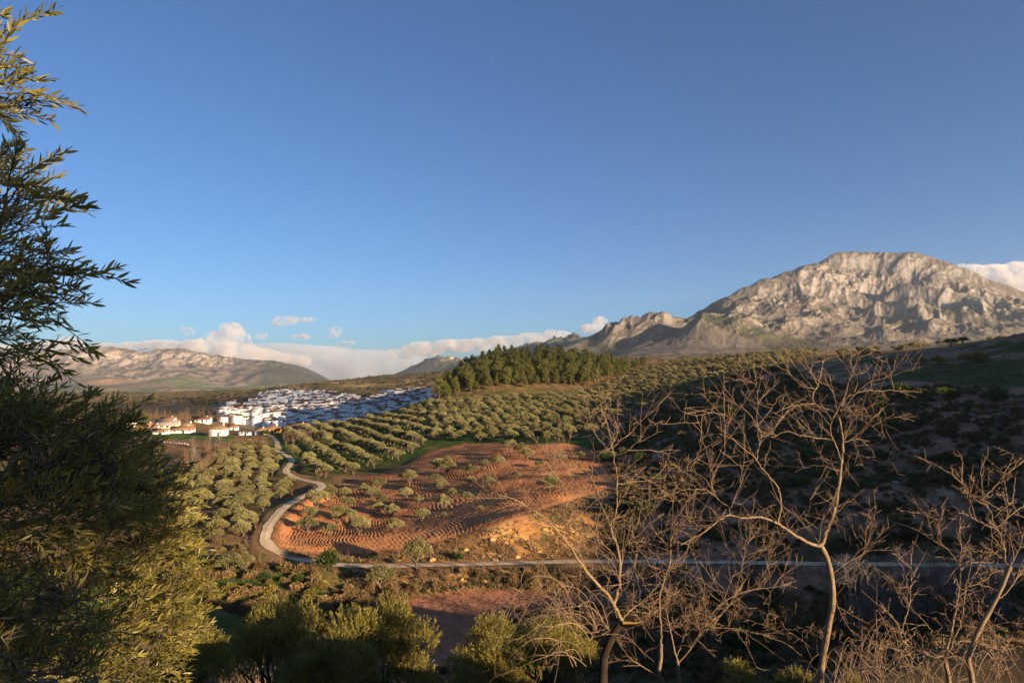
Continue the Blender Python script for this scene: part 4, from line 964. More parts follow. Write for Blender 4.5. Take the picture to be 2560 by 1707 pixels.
# ------------------------------------------------------------------ road banks and gully
place(BARES, 'leafless brown brush on the bank just above the dirt road', 'brush', 'roadside_brush', [q for q in gridpts([(1180, 1396), (1500, 1392), (1640, 1388), (1640, 1340), (1480, 1345), (1290, 1372), (1180, 1380)], 126, 150, 0, 2.6, 2.4, .8)][:70], .42, .72, 'brown brush above the road', ('stem', 'twigs'))
place(BARES, 'small leafless brown bush on the scarp under the ploughed field', 'brush', 'roadside_brush', thin(gridpts([(720, 1392), (900, 1398), (1180, 1402), (1180, 1385), (960, 1382), (800, 1388)], 128, 146, 0, 2.2, 2.2, .7), 26), .2, .36, 'brush on the scarp', ('stem', 'twigs'))
BANK = [(860, 1432), (1000, 1430), (1250, 1424), (1500, 1420), (1600, 1470), (1460, 1478), (1200, 1470), (1010, 1492), (960, 1540), (880, 1520)]
place(BARES, 'leafless brown bush on the stony bank below the dirt road', 'brush', 'bank_brush', thin(gridpts(BANK, 100, 130, .3, 3.0, 3.0, 1), 60), .3, .75, 'brown bushes below the road', ('stem', 'twigs'))
place(OSHRUBS, 'low rusty-brown shrub on the stony bank below the dirt road', 'shrub', 'shrub', thin(gridpts(BANK, 100, 130, .9, 3.4, 3.4, 1), 40), .5, 1.3, 'shrubs below the road')
rocks('rock', 'ochre rock on the eroded bank along the dirt road', OCROCKS, thin(gridpts([(900, 1405), (1250, 1400), (1500, 1395), (1420, 1310), (1290, 1310), (1180, 1350), (1000, 1395)], 128, 150, .3, 2.6, 2.6, 1), 34) + thin(gridpts(BANK, 100, 130, .5, 5, 5, 1.5), 26), .3, .95, 'ochre rocks on the road banks')
# single trees at the road
for x, y, protos, s, sz, lab, nm, cat, pn in (
    (818, 1424, GSHRUBS, 2.5, 1.25, 'dense dark green tree at the roadside right of the bend', 'tree', 'tree', ('trunk', 'crown')),
    (1042, 1421, OLIVES, 1.15, 1.15, 'yellow-green olive tree standing at the near edge of the straight dirt road', 'olive_tree', 'olive tree', ('trunk', 'crown')),
    (950, 1478, OLIVES, 1.2, 1.1, 'olive-green bushy tree on the bank below the straight dirt road', 'olive_tree', 'olive tree', ('trunk', 'crown')),
    (1150, 1400, GSHRUBS, 1.2, 1.0, 'dark green bush at the foot of the ochre scarp', 'bush', 'bush', ('stem', 'foliage')),
    (930, 1398, SHRUBS, 1.3, .9, 'dark bush overhanging the road from the scarp', 'bush', 'bush', ('stem', 'foliage')),
    (575, 1440, OLIVES, .95, 1.1, 'olive tree with pale bent trunk on green grass below the road bend', 'olive_tree', 'olive tree', ('trunk', 'crown')),
    (612, 1432, OLIVES, .8, 1.1, 'small olive tree close right of the bent-trunk olive below the road bend', 'olive_tree', 'olive tree', ('trunk', 'crown')),
    (545, 1395, BARES, 1.45, .95, 'big rounded brown leafless thicket left of the road bend', 'thicket', 'thicket', ('stem', 'twigs')),
    (610, 1385, BARES, 1.15, .95, 'brown leafless thicket at the road bend right of the big rounded one', 'thicket', 'thicket', ('stem', 'twigs')),
    (645, 1420, BARES, .95, 1.0, 'bare tree with ochre trunk just below the road bend', 'bare_tree', 'tree', ('stem', 'twigs')),
    (700, 1430, BARES, .85, 1.0, 'bare tree with ochre trunk below the road, second from the bend', 'bare_tree', 'tree', ('stem', 'twigs')),
    (785, 1440, BARES, .85, 1.0, 'bare tree next to the dense dark green roadside tree', 'bare_tree', 'tree', ('stem', 'twigs')),
    (640, 1322, BARES, .6, 1.0, 'brown bush on the outer side of the road above the bend', 'bush', 'bush', ('stem', 'twigs')),
    (730, 1248, BARES, .6, 1.0, 'brown bush beside the road below the grove', 'bush', 'bush', ('stem', 'twigs')),
    (795, 1206, BARES, .75, 1.0, 'reddish-brown leafless bush at the second road bend', 'bush', 'bush', ('stem', 'twigs')),
    (665, 1165, BARES, .9, 1.0, 'brown leafless tree on the left of the far stretch of road', 'bare_tree', 'tree', ('stem', 'twigs'))):
    p = hit(x, y, 95, 330); plant(nm, lab, cat, protos, p, s, pn=pn, sz=sz)
LOWG = [(480, 1400), (560, 1410), (640, 1420), (760, 1432), (860, 1440), (880, 1510), (800, 1560), (600, 1540), (480, 1500)]
place(OSHRUBS, 'rusty-brown bush on the green bank below the road bend', 'bush', 'bush', thin(gridpts(LOWG, 90, 132, .3, 3.2, 3.2, 1.2), 60), .7, 1.7, 'bushes below the road bend')
place(GSHRUBS, 'low green bush on the bank below the road bend', 'bush', 'bush', thin(gridpts(LOWG, 90, 132, .8, 5.2, 5.2, 1.4), 16), .6, 1.4, 'green bushes below the road bend')
place(YSHRUBS, 'low yellowish bush between the olive grove and the road bend', 'bush', 'bush', thin(gridpts([(480, 1280), (600, 1340), (640, 1350), (590, 1390), (500, 1380)], 135, 190, .8, 6, 6, 1.4), 12), .7, 1.3, 'yellowish bushes at the grove edge')
# valley bottom thickets in shade on the right
place(GREYS, 'grey leafless poplar in the dark gully in front of the shaded hillside', 'tree', 'bare_tree', [hit(x, y, 60, 125) for x, y in ((2140, 1590), (2190, 1585), (2235, 1570), (2290, 1575), (2390, 1560), (2420, 1565), (2320, 1570), (2500, 1570), (2160, 1540))], 1.1, 1.5, 'grey bare poplars in the gully', ('stem', 'twigs'))
GULL = [(1540, 1480), (1640, 1430), (1900, 1430), (2100, 1440), (2560, 1440), (2560, 1580), (2300, 1600), (2000, 1640), (1700, 1660), (1560, 1600)]
place(BARES, 'brown leafless thicket filling the dark gully below the road', 'thicket', 'thicket', thin(gridpts(GULL, 66, 118, .3, 4.6, 4.6, 1.4), 60), .7, 1.3, 'brown thickets in the gully', ('stem', 'twigs'))
place(GSHRUBS, 'blackish green bush in the dark gully below the road', 'bush', 'bush', thin(gridpts(GULL, 66, 118, .8, 6, 6, 1.4), 36), 1.4, 2.6, 'dark bushes in the gully')
# ------------------------------------------------------------------ valley to the left: thickets, hedges, big bare trees
for x, y, s, lab in ((484, 1178, 1.55, 'large bare tree with pale trunk standing before the brown thicket left of the grove'), (548, 1128, 1.5, 'tall bare poplar in front of the big two-storey white house'), (520, 1122, 1.3, 'bare poplar left of the one before the big white house')):
    p = hit(x, y, 150, 480); plant('bare_tree', lab, 'tree', GREYS, p, s, pn=('stem', 'twigs'))
TH1 = [(440, 1180), (470, 1140), (560, 1130), (590, 1150), (560, 1190), (480, 1215)]
place(BARES, 'brown leafless thicket round the large bare tree in the valley', 'thicket', 'thicket', thin(gridpts(TH1, 190, 320, .3, 6, 6, 1.5), 40), 1.0, 1.6, 'brown thickets round the large bare tree', ('stem', 'twigs'))
TH2 = [(150, 1062), (250, 1048), (400, 1040), (560, 1036), (640, 1046), (600, 1060), (450, 1058), (300, 1066), (160, 1078)]
place(BARES, 'leafless brown tree in the band of bare trees behind the meadow houses', 'tree', 'bare_tree', thin(gridpts(TH2, 420, 720, .3, 10, 9, 3), 70), 1.3, 2.1, 'bare trees behind the meadow houses', ('stem', 'twigs'))
TH3 = [(690, 1108), (700, 1092), (760, 1086), (790, 1090), (740, 1100)]
place(BARES, 'brown leafless hedge bush between the orange house and the olive rows', 'hedge', 'hedge_bush', thin(gridpts([(560, 1118), (690, 1112), (720, 1092), (790, 1086), (800, 1096), (690, 1128), (570, 1132)], 270, 430, .3, 5, 5, 1.2), 50), .7, 1.2, 'hedge bushes beyond the olive rows', ('stem', 'twigs'))
place(SHRUBS, 'small dark bush dotted over the brown fields of the left valley', 'bush', 'bush', thin([q for q in gridpts([(300, 1150), (440, 1130), (470, 1200), (460, 1300), (300, 1300), (100, 1200)], 160, 330, .3, 14, 14, 5) if not near_road(q, 4)], 30), 1.0, 2.2, 'bushes in the left valley')
for x, y, protos, s, lab in ((348, 1082, YSHRUBS, 4.2, 'rounded yellow-green tree in front of the tall flat-roofed house'), (362, 1060, PINES, .8, 'dark pointed conifer behind the yellow house'), (140, 1078, YSHRUBS, 5.0, 'big ochre-green round tree at the far left of the valley'), (498, 1048, GSHRUBS, 4.0, 'dark round tree between the meadow houses and the village'), (662, 1088, GSHRUBS, 2.6, 'dark green tree in front of the orange house'), (1062, 1018, GSHRUBS, 3.6, 'dark round tree left of the pines below the church'), (1046, 1022, SHRUBS, 3.0, 'brownish round tree at the lower left corner of the pine hill')):
    p = hit(x, y, 300, 760)
    if p is not None: plant('tree', lab, 'tree', protos, p, s, pn=('trunk', 'crown'))
# ------------------------------------------------------------------ scrub beyond counting: far hills, undergrowth, dry grass
def scatter(poly, d0, d1, n, cond=None):
    out = []; u0 = (min(p[0] for p in poly) - W / 2) / F; u1 = (max(p[0] for p in poly) - W / 2) / F
    while len(out) < n:
        D = np.sqrt(RNG.uniform(d0 ** 2, d1 ** 2, 6000)); u = RNG.uniform(u0, u1, 6000); X = u * D; Z = zfun(X, D)
        px, py = project(X, D, Z); m = in_poly(px, py, poly) & (RNG.random(6000) < 0.15 + 1.3 * sstep(-.1, .3, fbm(X / (d0 * .06), D / (d0 * .06), 3)))
        if not m.any(): break
        out += list(np.stack([X[m], D[m], Z[m]], -1))
    return out[:n]
def src_of(proto):                     # a plant in the scene that uses this shape
    for o in COL.objects:
        if o.data is proto[1]: return [c for c in o.parent.children]
HILLS = [(0, 1015), (0, 985), (400, 985), (640, 975), (850, 950), (1000, 934), (1160, 920), (1300, 918), (1300, 940), (1090, 985), (1000, 990), (870, 1000), (650, 1000), (560, 1030), (300, 1030)]
gn_instances('hill_scrub', scatter(HILLS, 850, 1900, 2600), RNG.uniform(1.6, 3.6, 2600), src_of(SHRUBS[0]), 'scrub and small olives dotted over the hills behind the village')
APRON = [(1500, 905), (1560, 890), (1700, 880), (1960, 880), (2500, 870), (2560, 880), (1960, 900), (1700, 905)]
gn_instances('apron_scrub', scatter(APRON, 1000, 2550, 1200), RNG.uniform(1.8, 4.0, 1200), src_of(SHRUBS[1]), 'scrub dotted over the plain before the grey mountain')
gn_instances('undergrowth', [p for p in scatter(RSL, 108, 330, 8000)], RNG.uniform(.22, .85, 8000), src_of(SHRUBS[2]), 'low undergrowth covering the shaded hillside')
gn_instances('undergrowth', [p for p in scatter(BANK + LOWG[::-1], 92, 134, 500) + scatter(PINEP, 425, 640, 500)], RNG.uniform(.2, .55, 1000), src_of(SHRUBS[3]), 'low undergrowth on banks and under the pines')
def grass(name, pts, h0, h1, mat, label, blades=7):
    rng = RNG; pts = np.asarray(pts); n = len(pts) * blades
    B = np.repeat(pts, blades, 0) + np.concatenate([rng.normal(size=(n, 2)) * .12, np.zeros((n, 1))], 1)
    d = unit(rng.normal(size=(n, 3)) * [.45, .45, .1] + [0, 0, 1]); h = rng.uniform(h0, h1, n)[:, None]
    s = unit(np.cross(d, rng.normal(size=(n, 3)))) * h * .12
    V = np.stack([B - s, B + s, B + d * h], 1).reshape(-1, 3)
    link(name, mesh_np(name, V, [np.arange(3 * n).reshape(n, 3)], mat), kind='stuff', label=label)
M_DRYGRASS = leaf_mat('dry_grass', (0.20, 0.125, 0.055), (0.33, 0.225, 0.11), None, .2, .4)
M_GRASS = leaf_mat('green_grass', (0.045, 0.085, 0.015), (0.085, 0.12, 0.025), None, .25, .4)
SCARP = [(700, 1385), (960, 1384), (1180, 1340), (1300, 1298), (1450, 1250), (1560, 1215), (1560, 1390), (1250, 1400), (900, 1404), (720, 1395)]
grass('dry_grass', scatter(SCARP, 127, 190, 2600) + scatter(BANK, 100, 130, 2400) + scatter(RSL, 108, 300, 4200) + scatter(NEARB, 45, 112, 3000) + scatter(LOWFIELD, 70, 124, 500), .25, .7, M_DRYGRASS, 'dry grass tufts on the banks and the shaded hillside')
grass('green_grass', scatter(LOWG, 88, 134, 2200) + scatter(MEADOW_R, 170, 300, 2500) + scatter(ORCH_A, 190, 400, 3000), .2, .5, M_GRASS, 'short green grass under the olives and below the road bend')
M_SPARSE = None
place(BARES, 'brown leafless thicket on the dark slope below the gully edge', 'thicket', 'thicket', thin([q for q in gridpts(NEARB, 50, 104, .3, 4.2, 4.2, 1.4) if visible(q, 2)], 60), .4, .8, 'brown thickets on the near slope', ('stem', 'twigs'))
gn_instances('undergrowth', scatter(NEARB, 50, 112, 1800), RNG.uniform(.2, .75, 1800), src_of(OSHRUBS[0]), 'rusty undergrowth on the dark slope at the bottom right')
gn_instances('undergrowth', scatter(NEARB, 50, 112, 1100), RNG.uniform(.25, .9, 1100), src_of(SHRUBS[2]), 'dark undergrowth on the slope at the bottom right')
place(BARES, 'leafless brown brush fringing the near side of the straight dirt road', 'brush', 'roadside_brush', [np.array([x, y, float(zfun(np.array([x]), np.array([y]))[0])]) for x, y in zip(rp[6:300:4, 0] + RNG.normal(size=74) * .8, rp[6:300:4, 1] - 3.2 - np.abs(RNG.normal(size=74)))], .3, .55, 'brush on the near side of the road', ('stem', 'twigs'))
# dry reeds at the left bottom of the valley
def reed_clump(label, px, py, d, n, hgt, spread):
    p = P(px, py, d); z0 = float(zfun(np.array([p[0]]), np.array([p[1]]))[0]); rng = RNG
    b = np.stack([rng.normal(size=n) * spread, rng.normal(size=n) * spread * .6, np.zeros(n)], -1)
    paths = []
    for q in b:
        h = hgt * rng.uniform(.6, 1.05); l = rng.normal(size=2) * .10 * h
        paths.append((np.array([[q[0], q[1], -.3], [q[0] + l[0] * .3, q[1] + l[1] * .3, h * .5], [q[0] + l[0], q[1] + l[1], h]]), [.022, .018, .006]))
    o = thing('reed_clump', label, 'reeds', (p[0], p[1], z0))
    v, f = tubes(paths, 3); link('stems', mesh_np('reed_stems', v, [f], M_REED), o, kind='stuff')
    k = n * 7; ii = rng.integers(0, n, k); t = rng.uniform(.3, 1, k)[:, None]
    C = np.array([paths[i][0][0] * (1 - tt) + paths[i][0][2] * tt for i, tt in zip(ii, t)]); v, f = cards(C, rng.normal(size=(k, 3)) * .5 + [0, 0, .9], rng.uniform(.25, .6, k), .045, rng)
    link('leaves', mesh_np('reed_leaves', v, [f], M_REED), o, kind='stuff')
place(YSHRUBS, 'yellow-green bush on the bank below the road bend', 'bush', 'bush', thin(gridpts(LOWG, 70, 132, 1.1, 5, 5, 1.5), 22), .8, 1.7, 'yellow-green bushes below the road bend')
place(OSHRUBS, 'rusty shrub among others on the shaded hillside', 'shrub', 'shrub', thin(gridpts(RSL, 110, 300, .45, 7, 7, 2.5), 70), .8, 1.8, 'rusty shrubs on the shaded hillside')
reed_clump('clump of tall dry straw-coloured reeds in front of the green bank', 600, 1560, 66, 150, 5.4, 1.3)
reed_clump('narrower clump of dry reeds right of the taller reeds', 665, 1575, 62, 110, 4.6, 1.0)
# ------------------------------------------------------------------ small built things: field wall, ridge pillar
def field_wall():
    a = [hit(x, y, 250, 480) for x, y in ((334, 1098), (380, 1103), (430, 1108), (474, 1112))]
    p = spline(np.array(a), 40); p[:, 2] = zfun(p[:, 0], p[:, 1])
    root = thing('field_wall', 'low pale stone wall running across the brown field left of the big bare tree', 'wall', tuple(p[0]))
    V, Fc = [], []
    for k in range(0, 38, 2):
        q0, q1 = p[k] - p[0], p[k + 2] - p[0]; d = unit((q1 - q0)[None])[0]; n = np.array([-d[1], d[0], 0]) * .22; b = len(V); h = .62 + .1 * math.sin(k * 1.7)
        V += [tuple(v) for v in (q0 - n - [0, 0, .3], q1 - n - [0, 0, .3], q1 + n - [0, 0, .3], q0 + n - [0, 0, .3], q0 - n * .8 + [0, 0, h], q1 - n * .8 + [0, 0, h], q1 + n * .8 + [0, 0, h], q0 + n * .8 + [0, 0, h])]
        Fc += [(b, b + 3, b + 2, b + 1), (b + 4, b + 5, b + 6, b + 7), (b, b + 1, b + 5, b + 4), (b + 1, b + 2, b + 6, b + 5), (b + 2, b + 3, b + 7, b + 6), (b + 3, b, b + 4, b + 7)]
    link('stonework', mesh_np('stonework', V, [np.array(Fc)], M_STONE), root)
field_wall()
pp0 = hit(2254, 896, 180, 600)
if pp0 is not None:
    pr = thing('gate_pillar', 'slim grey concrete pillar standing on the ridge beside the track', 'pillar', tuple(pp0)); V, Fc = [], []
    boxmesh(V, Fc, -.22, .22, -.22, .22, -.4, 2.9); link('shaft', mesh_np('shaft', V, [np.array(Fc)], M_GREYROOF), pr); V, Fc = [], []
    boxmesh(V, Fc, -.32, .32, -.32, .32, 2.9, 3.08); link('cap', mesh_np('cap', V, [np.array(Fc)], M_GREYROOF), pr)
# ------------------------------------------------------------------ foreground: the big olive on the left edge
M_NOLIVE = leaf_mat('near_olive_leaves', (0.11, 0.105, 0.026), (0.235, 0.195, 0.036), (0.35, 0.295, 0.080), 0.36, 1.6, 0.42, 0.4, 0.05)
M_NBARK = simple_mat('near_bark', (0.05, 0.036, 0.026), (0.13, 0.10, 0.07), 14.0, 0.9, 0.1, 0.004)
def shoot_leaves(B, D, Ls, npair, L, Wd, rng, droop=0.25):
    """B bases, D directions, Ls lengths of M shoots -> leaf bases, dirs, and shoot paths"""
    M = len(B); D = unit(D); t = np.linspace(0.12, 1.0, npair)[None, :, None]
    sag = np.array([0, 0, -1.0])[None, None, :] * (t ** 2) * (Ls * droop)[:, None, None]
    Pt = B[:, None, :] + D[:, None, :] * t * Ls[:, None, None] + sag
    T = unit(D[:, None, :] + sag * 2 / (Ls[:, None, None] + 1e-9) * 0.5 + np.zeros_like(Pt))
    a = unit(np.cross(T, unit(rng.normal(size=(M, 1, 3))) + np.zeros_like(T))); b = np.cross(T, a)
    ph = (np.arange(npair) % 2 * np.pi / 2)[None, :, None] + rng.normal(size=(M, npair, 1)) * .3
    s = np.cos(ph) * a + np.sin(ph) * b
    C, E = [], []
    for sg in (1, -1):
        C.append(Pt.reshape(-1, 3)); E.append((T * 0.9 + sg * s * 0.62 + rng.normal(size=s.shape) * .16 + [0, 0, .05]).reshape(-1, 3))
    C.append(Pt[:, -1]); E.append(T[:, -1])
    paths = [(np.concatenate([B[i:i + 1], Pt[i, ::max(1, npair // 4)], Pt[i, -1:]]), None) for i in range(M)]
    return np.concatenate(C), np.concatenate(E), paths
def lance(C, D, L, Wd, rng):
    """lanceolate leaves: six-sided blades, slightly folded along the midrib"""
    n = len(C); D = unit(D); s = unit(np.cross(D, rng.normal(size=(n, 3)))); u = np.cross(s, D)
    L = np.broadcast_to(L, (n,))[:, None]; Wd = np.broadcast_to(Wd, (n,))[:, None]
    cv = u * L * rng.normal(size=(n, 1)) * .08
    m1 = C + D * L * .35 + cv; m2 = C + D * L * .72 + cv * .8
    V = np.stack([C, m1 + s * Wd * .5, m2 + s * Wd * .36, C + D * L, m2 - s * Wd * .36, m1 - s * Wd * .5], 1)
    return V.reshape(-1, 3), np.arange(6 * n).reshape(n, 6)
frng = np.random.default_rng(77)
def pix_samples(poly, n, d0, d1):
    out = []; xs = [p[0] for p in poly]; ys = [p[1] for p in poly]
    while len(out) < n:
        x = frng.uniform(min(xs), max(xs)); y = frng.uniform(min(ys), max(ys))
        if in_poly(np.array([x]), np.array([y]), poly)[0]: out.append(P(x, y, frng.uniform(d0, d1)))
    return np.array(out)
def build_left_olive():
    base = np.array([-3.5, 3.1, 0.0]); base[2] = float(zfun(base[:1], base[1:2])[0])
    root = thing('olive_tree', 'large near olive tree filling the left edge, dark sprays against the sky', 'olive tree', tuple(base))
    regs = [  # polygon of shoot bases (photo px), shoots, depths, mean direction, length
        ([(-140, 0), (-20, 40), (40, 130), (-10, 160), (-140, 140)], 12, 2.5, 3.0, (.5, 0, .85), .22),
        ([(-140, 150), (0, 190), (40, 250), (0, 290), (-140, 290)], 24, 2.5, 3.1, (.85, 0, .35), .24),
        ([(-140, 400), (0, 410), (70, 480), (90, 560), (0, 620), (-140, 600)], 40, 2.5, 3.2, (.75, .1, .5), .27),
        ([(-140, 600), (60, 600), (130, 640), (100, 760), (0, 800), (-140, 780)], 50, 2.5, 3.3, (.9, 0, .28), .29),
        ([(-140, 780), (40, 760), (60, 860), (20, 960), (-140, 960)], 24, 2.5, 3.3, (.9, 0, -.05), .26),
        ([(120, 640), (175, 690), (170, 735), (110, 720)], 5, 2.6, 2.8, (.95, 0, .35), .22),
        ([(-150, 1010), (60, 1040), (140, 1090), (150, 1300), (-150, 1300)], 230, 2.6, 4.2, (.7, .1, .55), .30),
        ([(140, 1080), (220, 1040), (280, 1090), (330, 1180), (300, 1330), (150, 1300)], 170, 3.0, 4.4, (.65, .1, .6), .26),
        ([(-150, 1280), (150, 1290), (250, 1330), (250, 1730), (-150, 1730)], 360, 3.0, 4.8, (.6, .1, .5), .27),
        ([(250, 1220), (380, 1180), (430, 1260), (440, 1420), (380, 1730), (240, 1730)], 420, 4.2, 6.0, (.7, .1, .55), .28),
        ([(400, 1300), (440, 1330), (480, 1480), (470, 1600), (400, 1680), (380, 1500)], 130, 4.6, 6.0, (.7, 0, .6), .24),
    ]
    Cs, Ds, tw, anchors = [], [], [], []
    for poly, n, d0, d1, dr, ln in regs:
        B = pix_samples(poly, n, d0, d1); D = np.array(dr) + frng.normal(size=(n, 3)) * .38
        c, d, pth = shoot_leaves(B, D, ln * frng.uniform(.7, 1.2, n), 15, 0, 0, frng)
        Cs.append(c); Ds.append(d)
        tw += [(p, np.linspace(.0028, .0012, len(p))) for p, _ in pth]
        k = max(2, n // 12); A = B[frng.choice(n, k, replace=False)]
        anchors.append((A, B))
    C = np.concatenate(Cs) - base; D = np.concatenate(Ds)
    keep = frng.random(len(C)) < .93; C, D = C[keep], D[keep]
    Lf = frng.uniform(.036, .064, len(C)); Wf = Lf * frng.uniform(.135, .19, len(C))
    # limbs: from the trunk to anchors, twigs from anchors to shoots
    fork = np.array([.25, .1, 1.05]); limbs = []
    trunk = [(np.array([[0, 0, -.5], [.03, 0, .1], [.1, .05, .6], fork]), [.19, .15, .12, .11]), (limb_path(fork, fork + [.1, -.05, 1.7], frng, .08, 6), np.linspace(.09, .02, 6)), (limb_path(fork * .6, fork * .6 + [.9, .7, .1], frng, .06, 6), np.linspace(.08, .03, 6))]
    for A, B in anchors:
        A = A - base
        for a in A:
            st = fork + np.array([.1, -.05, 1.7]) * np.clip((a[2] - fork[2]) / 1.9, 0, .9) if a[2] > fork[2] else fork * .6 + np.array([.9, .7, .1]) * frng.uniform(0, .9)
            mid = (st + a) / 2 + np.array([0, 0, .08]) + frng.normal(size=3) * .06
            limbs.append((spline(np.stack([st, mid, a]), 7), np.linspace(.014, .004, 7)))
        for b in B:
            b = b - base; a = A[np.argmin(((A - b) ** 2).sum(1))]
            if ((a - b) ** 2).sum() > 1e-6: tw.append((spline(np.stack([a, (a + b) / 2 + frng.normal(size=3) * .03, b]), 4) + base, np.linspace(.0045, .0028, 4)))
    v, f = tubes(trunk, 10); link('trunk', mesh_np('near_trunk', v, [f], M_NBARK, True), root)
    for pth in limbs[:60]:
        v, f = tubes([pth], 6); link('branch', mesh_np('near_branch', v, [f], M_NBARK, True), root)
    v, f = tubes([(p - base, r) for p, r in tw], 4); link('twigs', mesh_np('near_twigs', v, [f], M_NBARK, True), root, kind='stuff')
    # the 300 leaves that show largest are parts of their own, the rest one mass
    wc = C + base; px, py = project(wc[:, 0], wc[:, 1], wc[:, 2]); size = Lf / wc[:, 1] * np.where((px > -10) & (px < 560) & (py > -10) & (py < 1717), 1, 0)
    big = np.argsort(-size)[:300]; m = np.ones(len(C), bool); m[big] = False
    v, f = lance(C[m], D[m], Lf[m], Wf[m], frng); link('foliage', mesh_np('near_foliage', v, [f], M_NOLIVE), root, kind='stuff')
    lv, lf = lance(np.zeros((1, 3)), np.array([[1., 0, 0]]), .065, .0135, np.random.default_rng(1)); lme = mesh_np('olive_leaf', lv, [lf], M_NOLIVE)
    for i in big:
        o = link('leaf', lme, root, tuple(C[i])); o.rotation_euler = Vector(D[i]).to_track_quat('X', 'Z').to_euler(); o.scale = (Lf[i] / .065,) * 3
    return root
build_left_olive()
# ------------------------------------------------------------------ other near olives: crowns of leafy shoots
def shooty_crown(seed, blobs, nshoot, ln, L, npair=7):
    rng = np.random.default_rng(seed)
    vol = np.array([np.prod(b[1]) ** (2 / 3) for b in blobs]); cnt = rng.multinomial(nshoot, vol / vol.sum()); Bs, Ds = [], []
    for (c, r), k in zip(blobs, cnt):
        d = unit(rng.normal(size=(k, 3))); d[:, 2] = np.abs(d[:, 2]) * np.where(rng.random(k) < .8, 1, -.5)
        Bs.append(np.array(c) + d * np.array(r) * rng.uniform(.45, .95, (k, 1))); Ds.append(d * .6 + rng.normal(size=(k, 3)) * .3 + [0, 0, .75])
    B = np.concatenate(Bs); D = np.concatenate(Ds)
    C, E, pth = shoot_leaves(B, D, ln * rng.uniform(.6, 1.3, len(B)), npair, 0, 0, rng, .15)
    return cards(C, E, L * rng.uniform(.7, 1.25, len(C)), L * .24, rng), [(p, np.linspace(.006, .003, len(p))) for p, _ in pth]
def near_olive_proto(seed, wid, ht, nshoot, ln=.34, L=.095, mat=None, th=.9):
    rng = np.random.default_rng(seed); blobs = []; paths = []; fork = np.array([.1, 0, th])
    paths.append((np.array([[0, 0, -.8], [.05, .02, th * .4], fork]), [.2, .15, .13]))
    for k in range(16):
        a = k * 2.4 + rng.normal() * .4; rr = wid * math.sqrt((k + .5) / 16) * .8
        c = np.array([rr * math.cos(a), rr * math.sin(a), th + .1 + (ht - th - .6) * (1 - (rr / wid) ** 2 * .6) * rng.uniform(.15, 1.05)])
        blobs.append((c, np.array([1, 1, .9]) * rng.uniform(.65, 1.05) * wid / 2.4)); paths.append((limb_path(fork, c, rng, .12), np.linspace(.07, .015, 5)))
    (v, f), tp = shooty_crown(seed + 1, blobs, nshoot, ln, L)
    tv, tf = tubes(paths, 7); t2, f2 = tubes(tp[::3], 3)
    return mesh_np('near_olive_trunk', tv, [tf], M_NBARK, True), mesh_np('near_olive_crown', v, [f], mat or M_NOLIVE)
NEARO = [near_olive_proto(610, 2.4, 4.3, 3400, .36, .10), near_olive_proto(620, 2.2, 4.0, 3000, .36, .10)]
NEARY = [near_olive_proto(630, .62, 1.35, 420, .2, .06, None, .18)]
def near_plant(proto, label, px, d, top, w, name='olive_tree', cat='olive tree', pw=4.6, ph=4.2):
    x = (px - W / 2) / F * d; z = float(zfun(np.array([x]), np.array([float(d)]))[0]); zt = (HOR - top) / F * d
    s = w / F * d / pw; h = max(.6, (zt - z) / ph)
    o = thing(name, label, cat, (x, d, z), frng.uniform(0, 6.28), None, (s, s, h)); link('trunk', proto[0], o); link('crown', proto[1], o)
near_plant(NEARO[0], 'dark rounded olive tree at the bottom, left of the bare pinkish field', 960, 27, 1480, 300)
near_plant(NEARO[1], 'shaded olive tree at the bottom between the big left olive and the rounded dark one', 690, 25, 1500, 300)
near_plant(NEARO[1], 'dark olive tree at the bottom edge with a thin trunk showing', 820, 20, 1590, 260)
near_plant(NEARO[0], 'shaded olive crown at the bottom right of the pinkish field', 1230, 22, 1560, 260)
near_plant(NEARO[1], 'lowest olive crown at the bottom edge under the leafless twigs', 1370, 17, 1610, 240)
near_plant(NEARO[0], 'shaded olive at the bottom edge just right of the big left olive', 470, 19, 1560, 260)
near_plant(NEARY[0], 'small bright yellow-green bush lit by the sun left of the tall bare trunk', 1855, 13, 1632, 120, 'bush', 'bush', 1.35, 1.3)
near_plant(NEARY[0], 'small sunlit yellow-green bush right beside the tall bare trunk', 1975, 12.4, 1664, 110, 'bush', 'bush', 1.35, 1.3)
near_plant(NEARY[0], 'tiny sunlit leafy shoot tuft at the bottom right of the tall bare trunk', 2130, 11.5, 1690, 60, 'bush', 'bush', 1.35, 1.3)
near_plant(NEARY[0], 'small sunlit leafy bush at the bottom edge below the pinkish field', 1160, 15.5, 1640, 90, 'bush', 'bush', 1.35, 1.3)
# an olive added unseen behind the camera, crown shaped to shade the upper left olive
SHO = near_olive_proto(640, 1.3, 4.3, 2600, .3, .09, None, 1.85)
o = thing('olive_tree', 'added olive tree out of view behind the viewpoint, shading the near left olive', 'olive tree', (4.2, -2.3, float(zfun(np.array([4.2]), np.array([-2.3]))[0])), .4); link('trunk', SHO[0], o); link('crown', SHO[1], o)
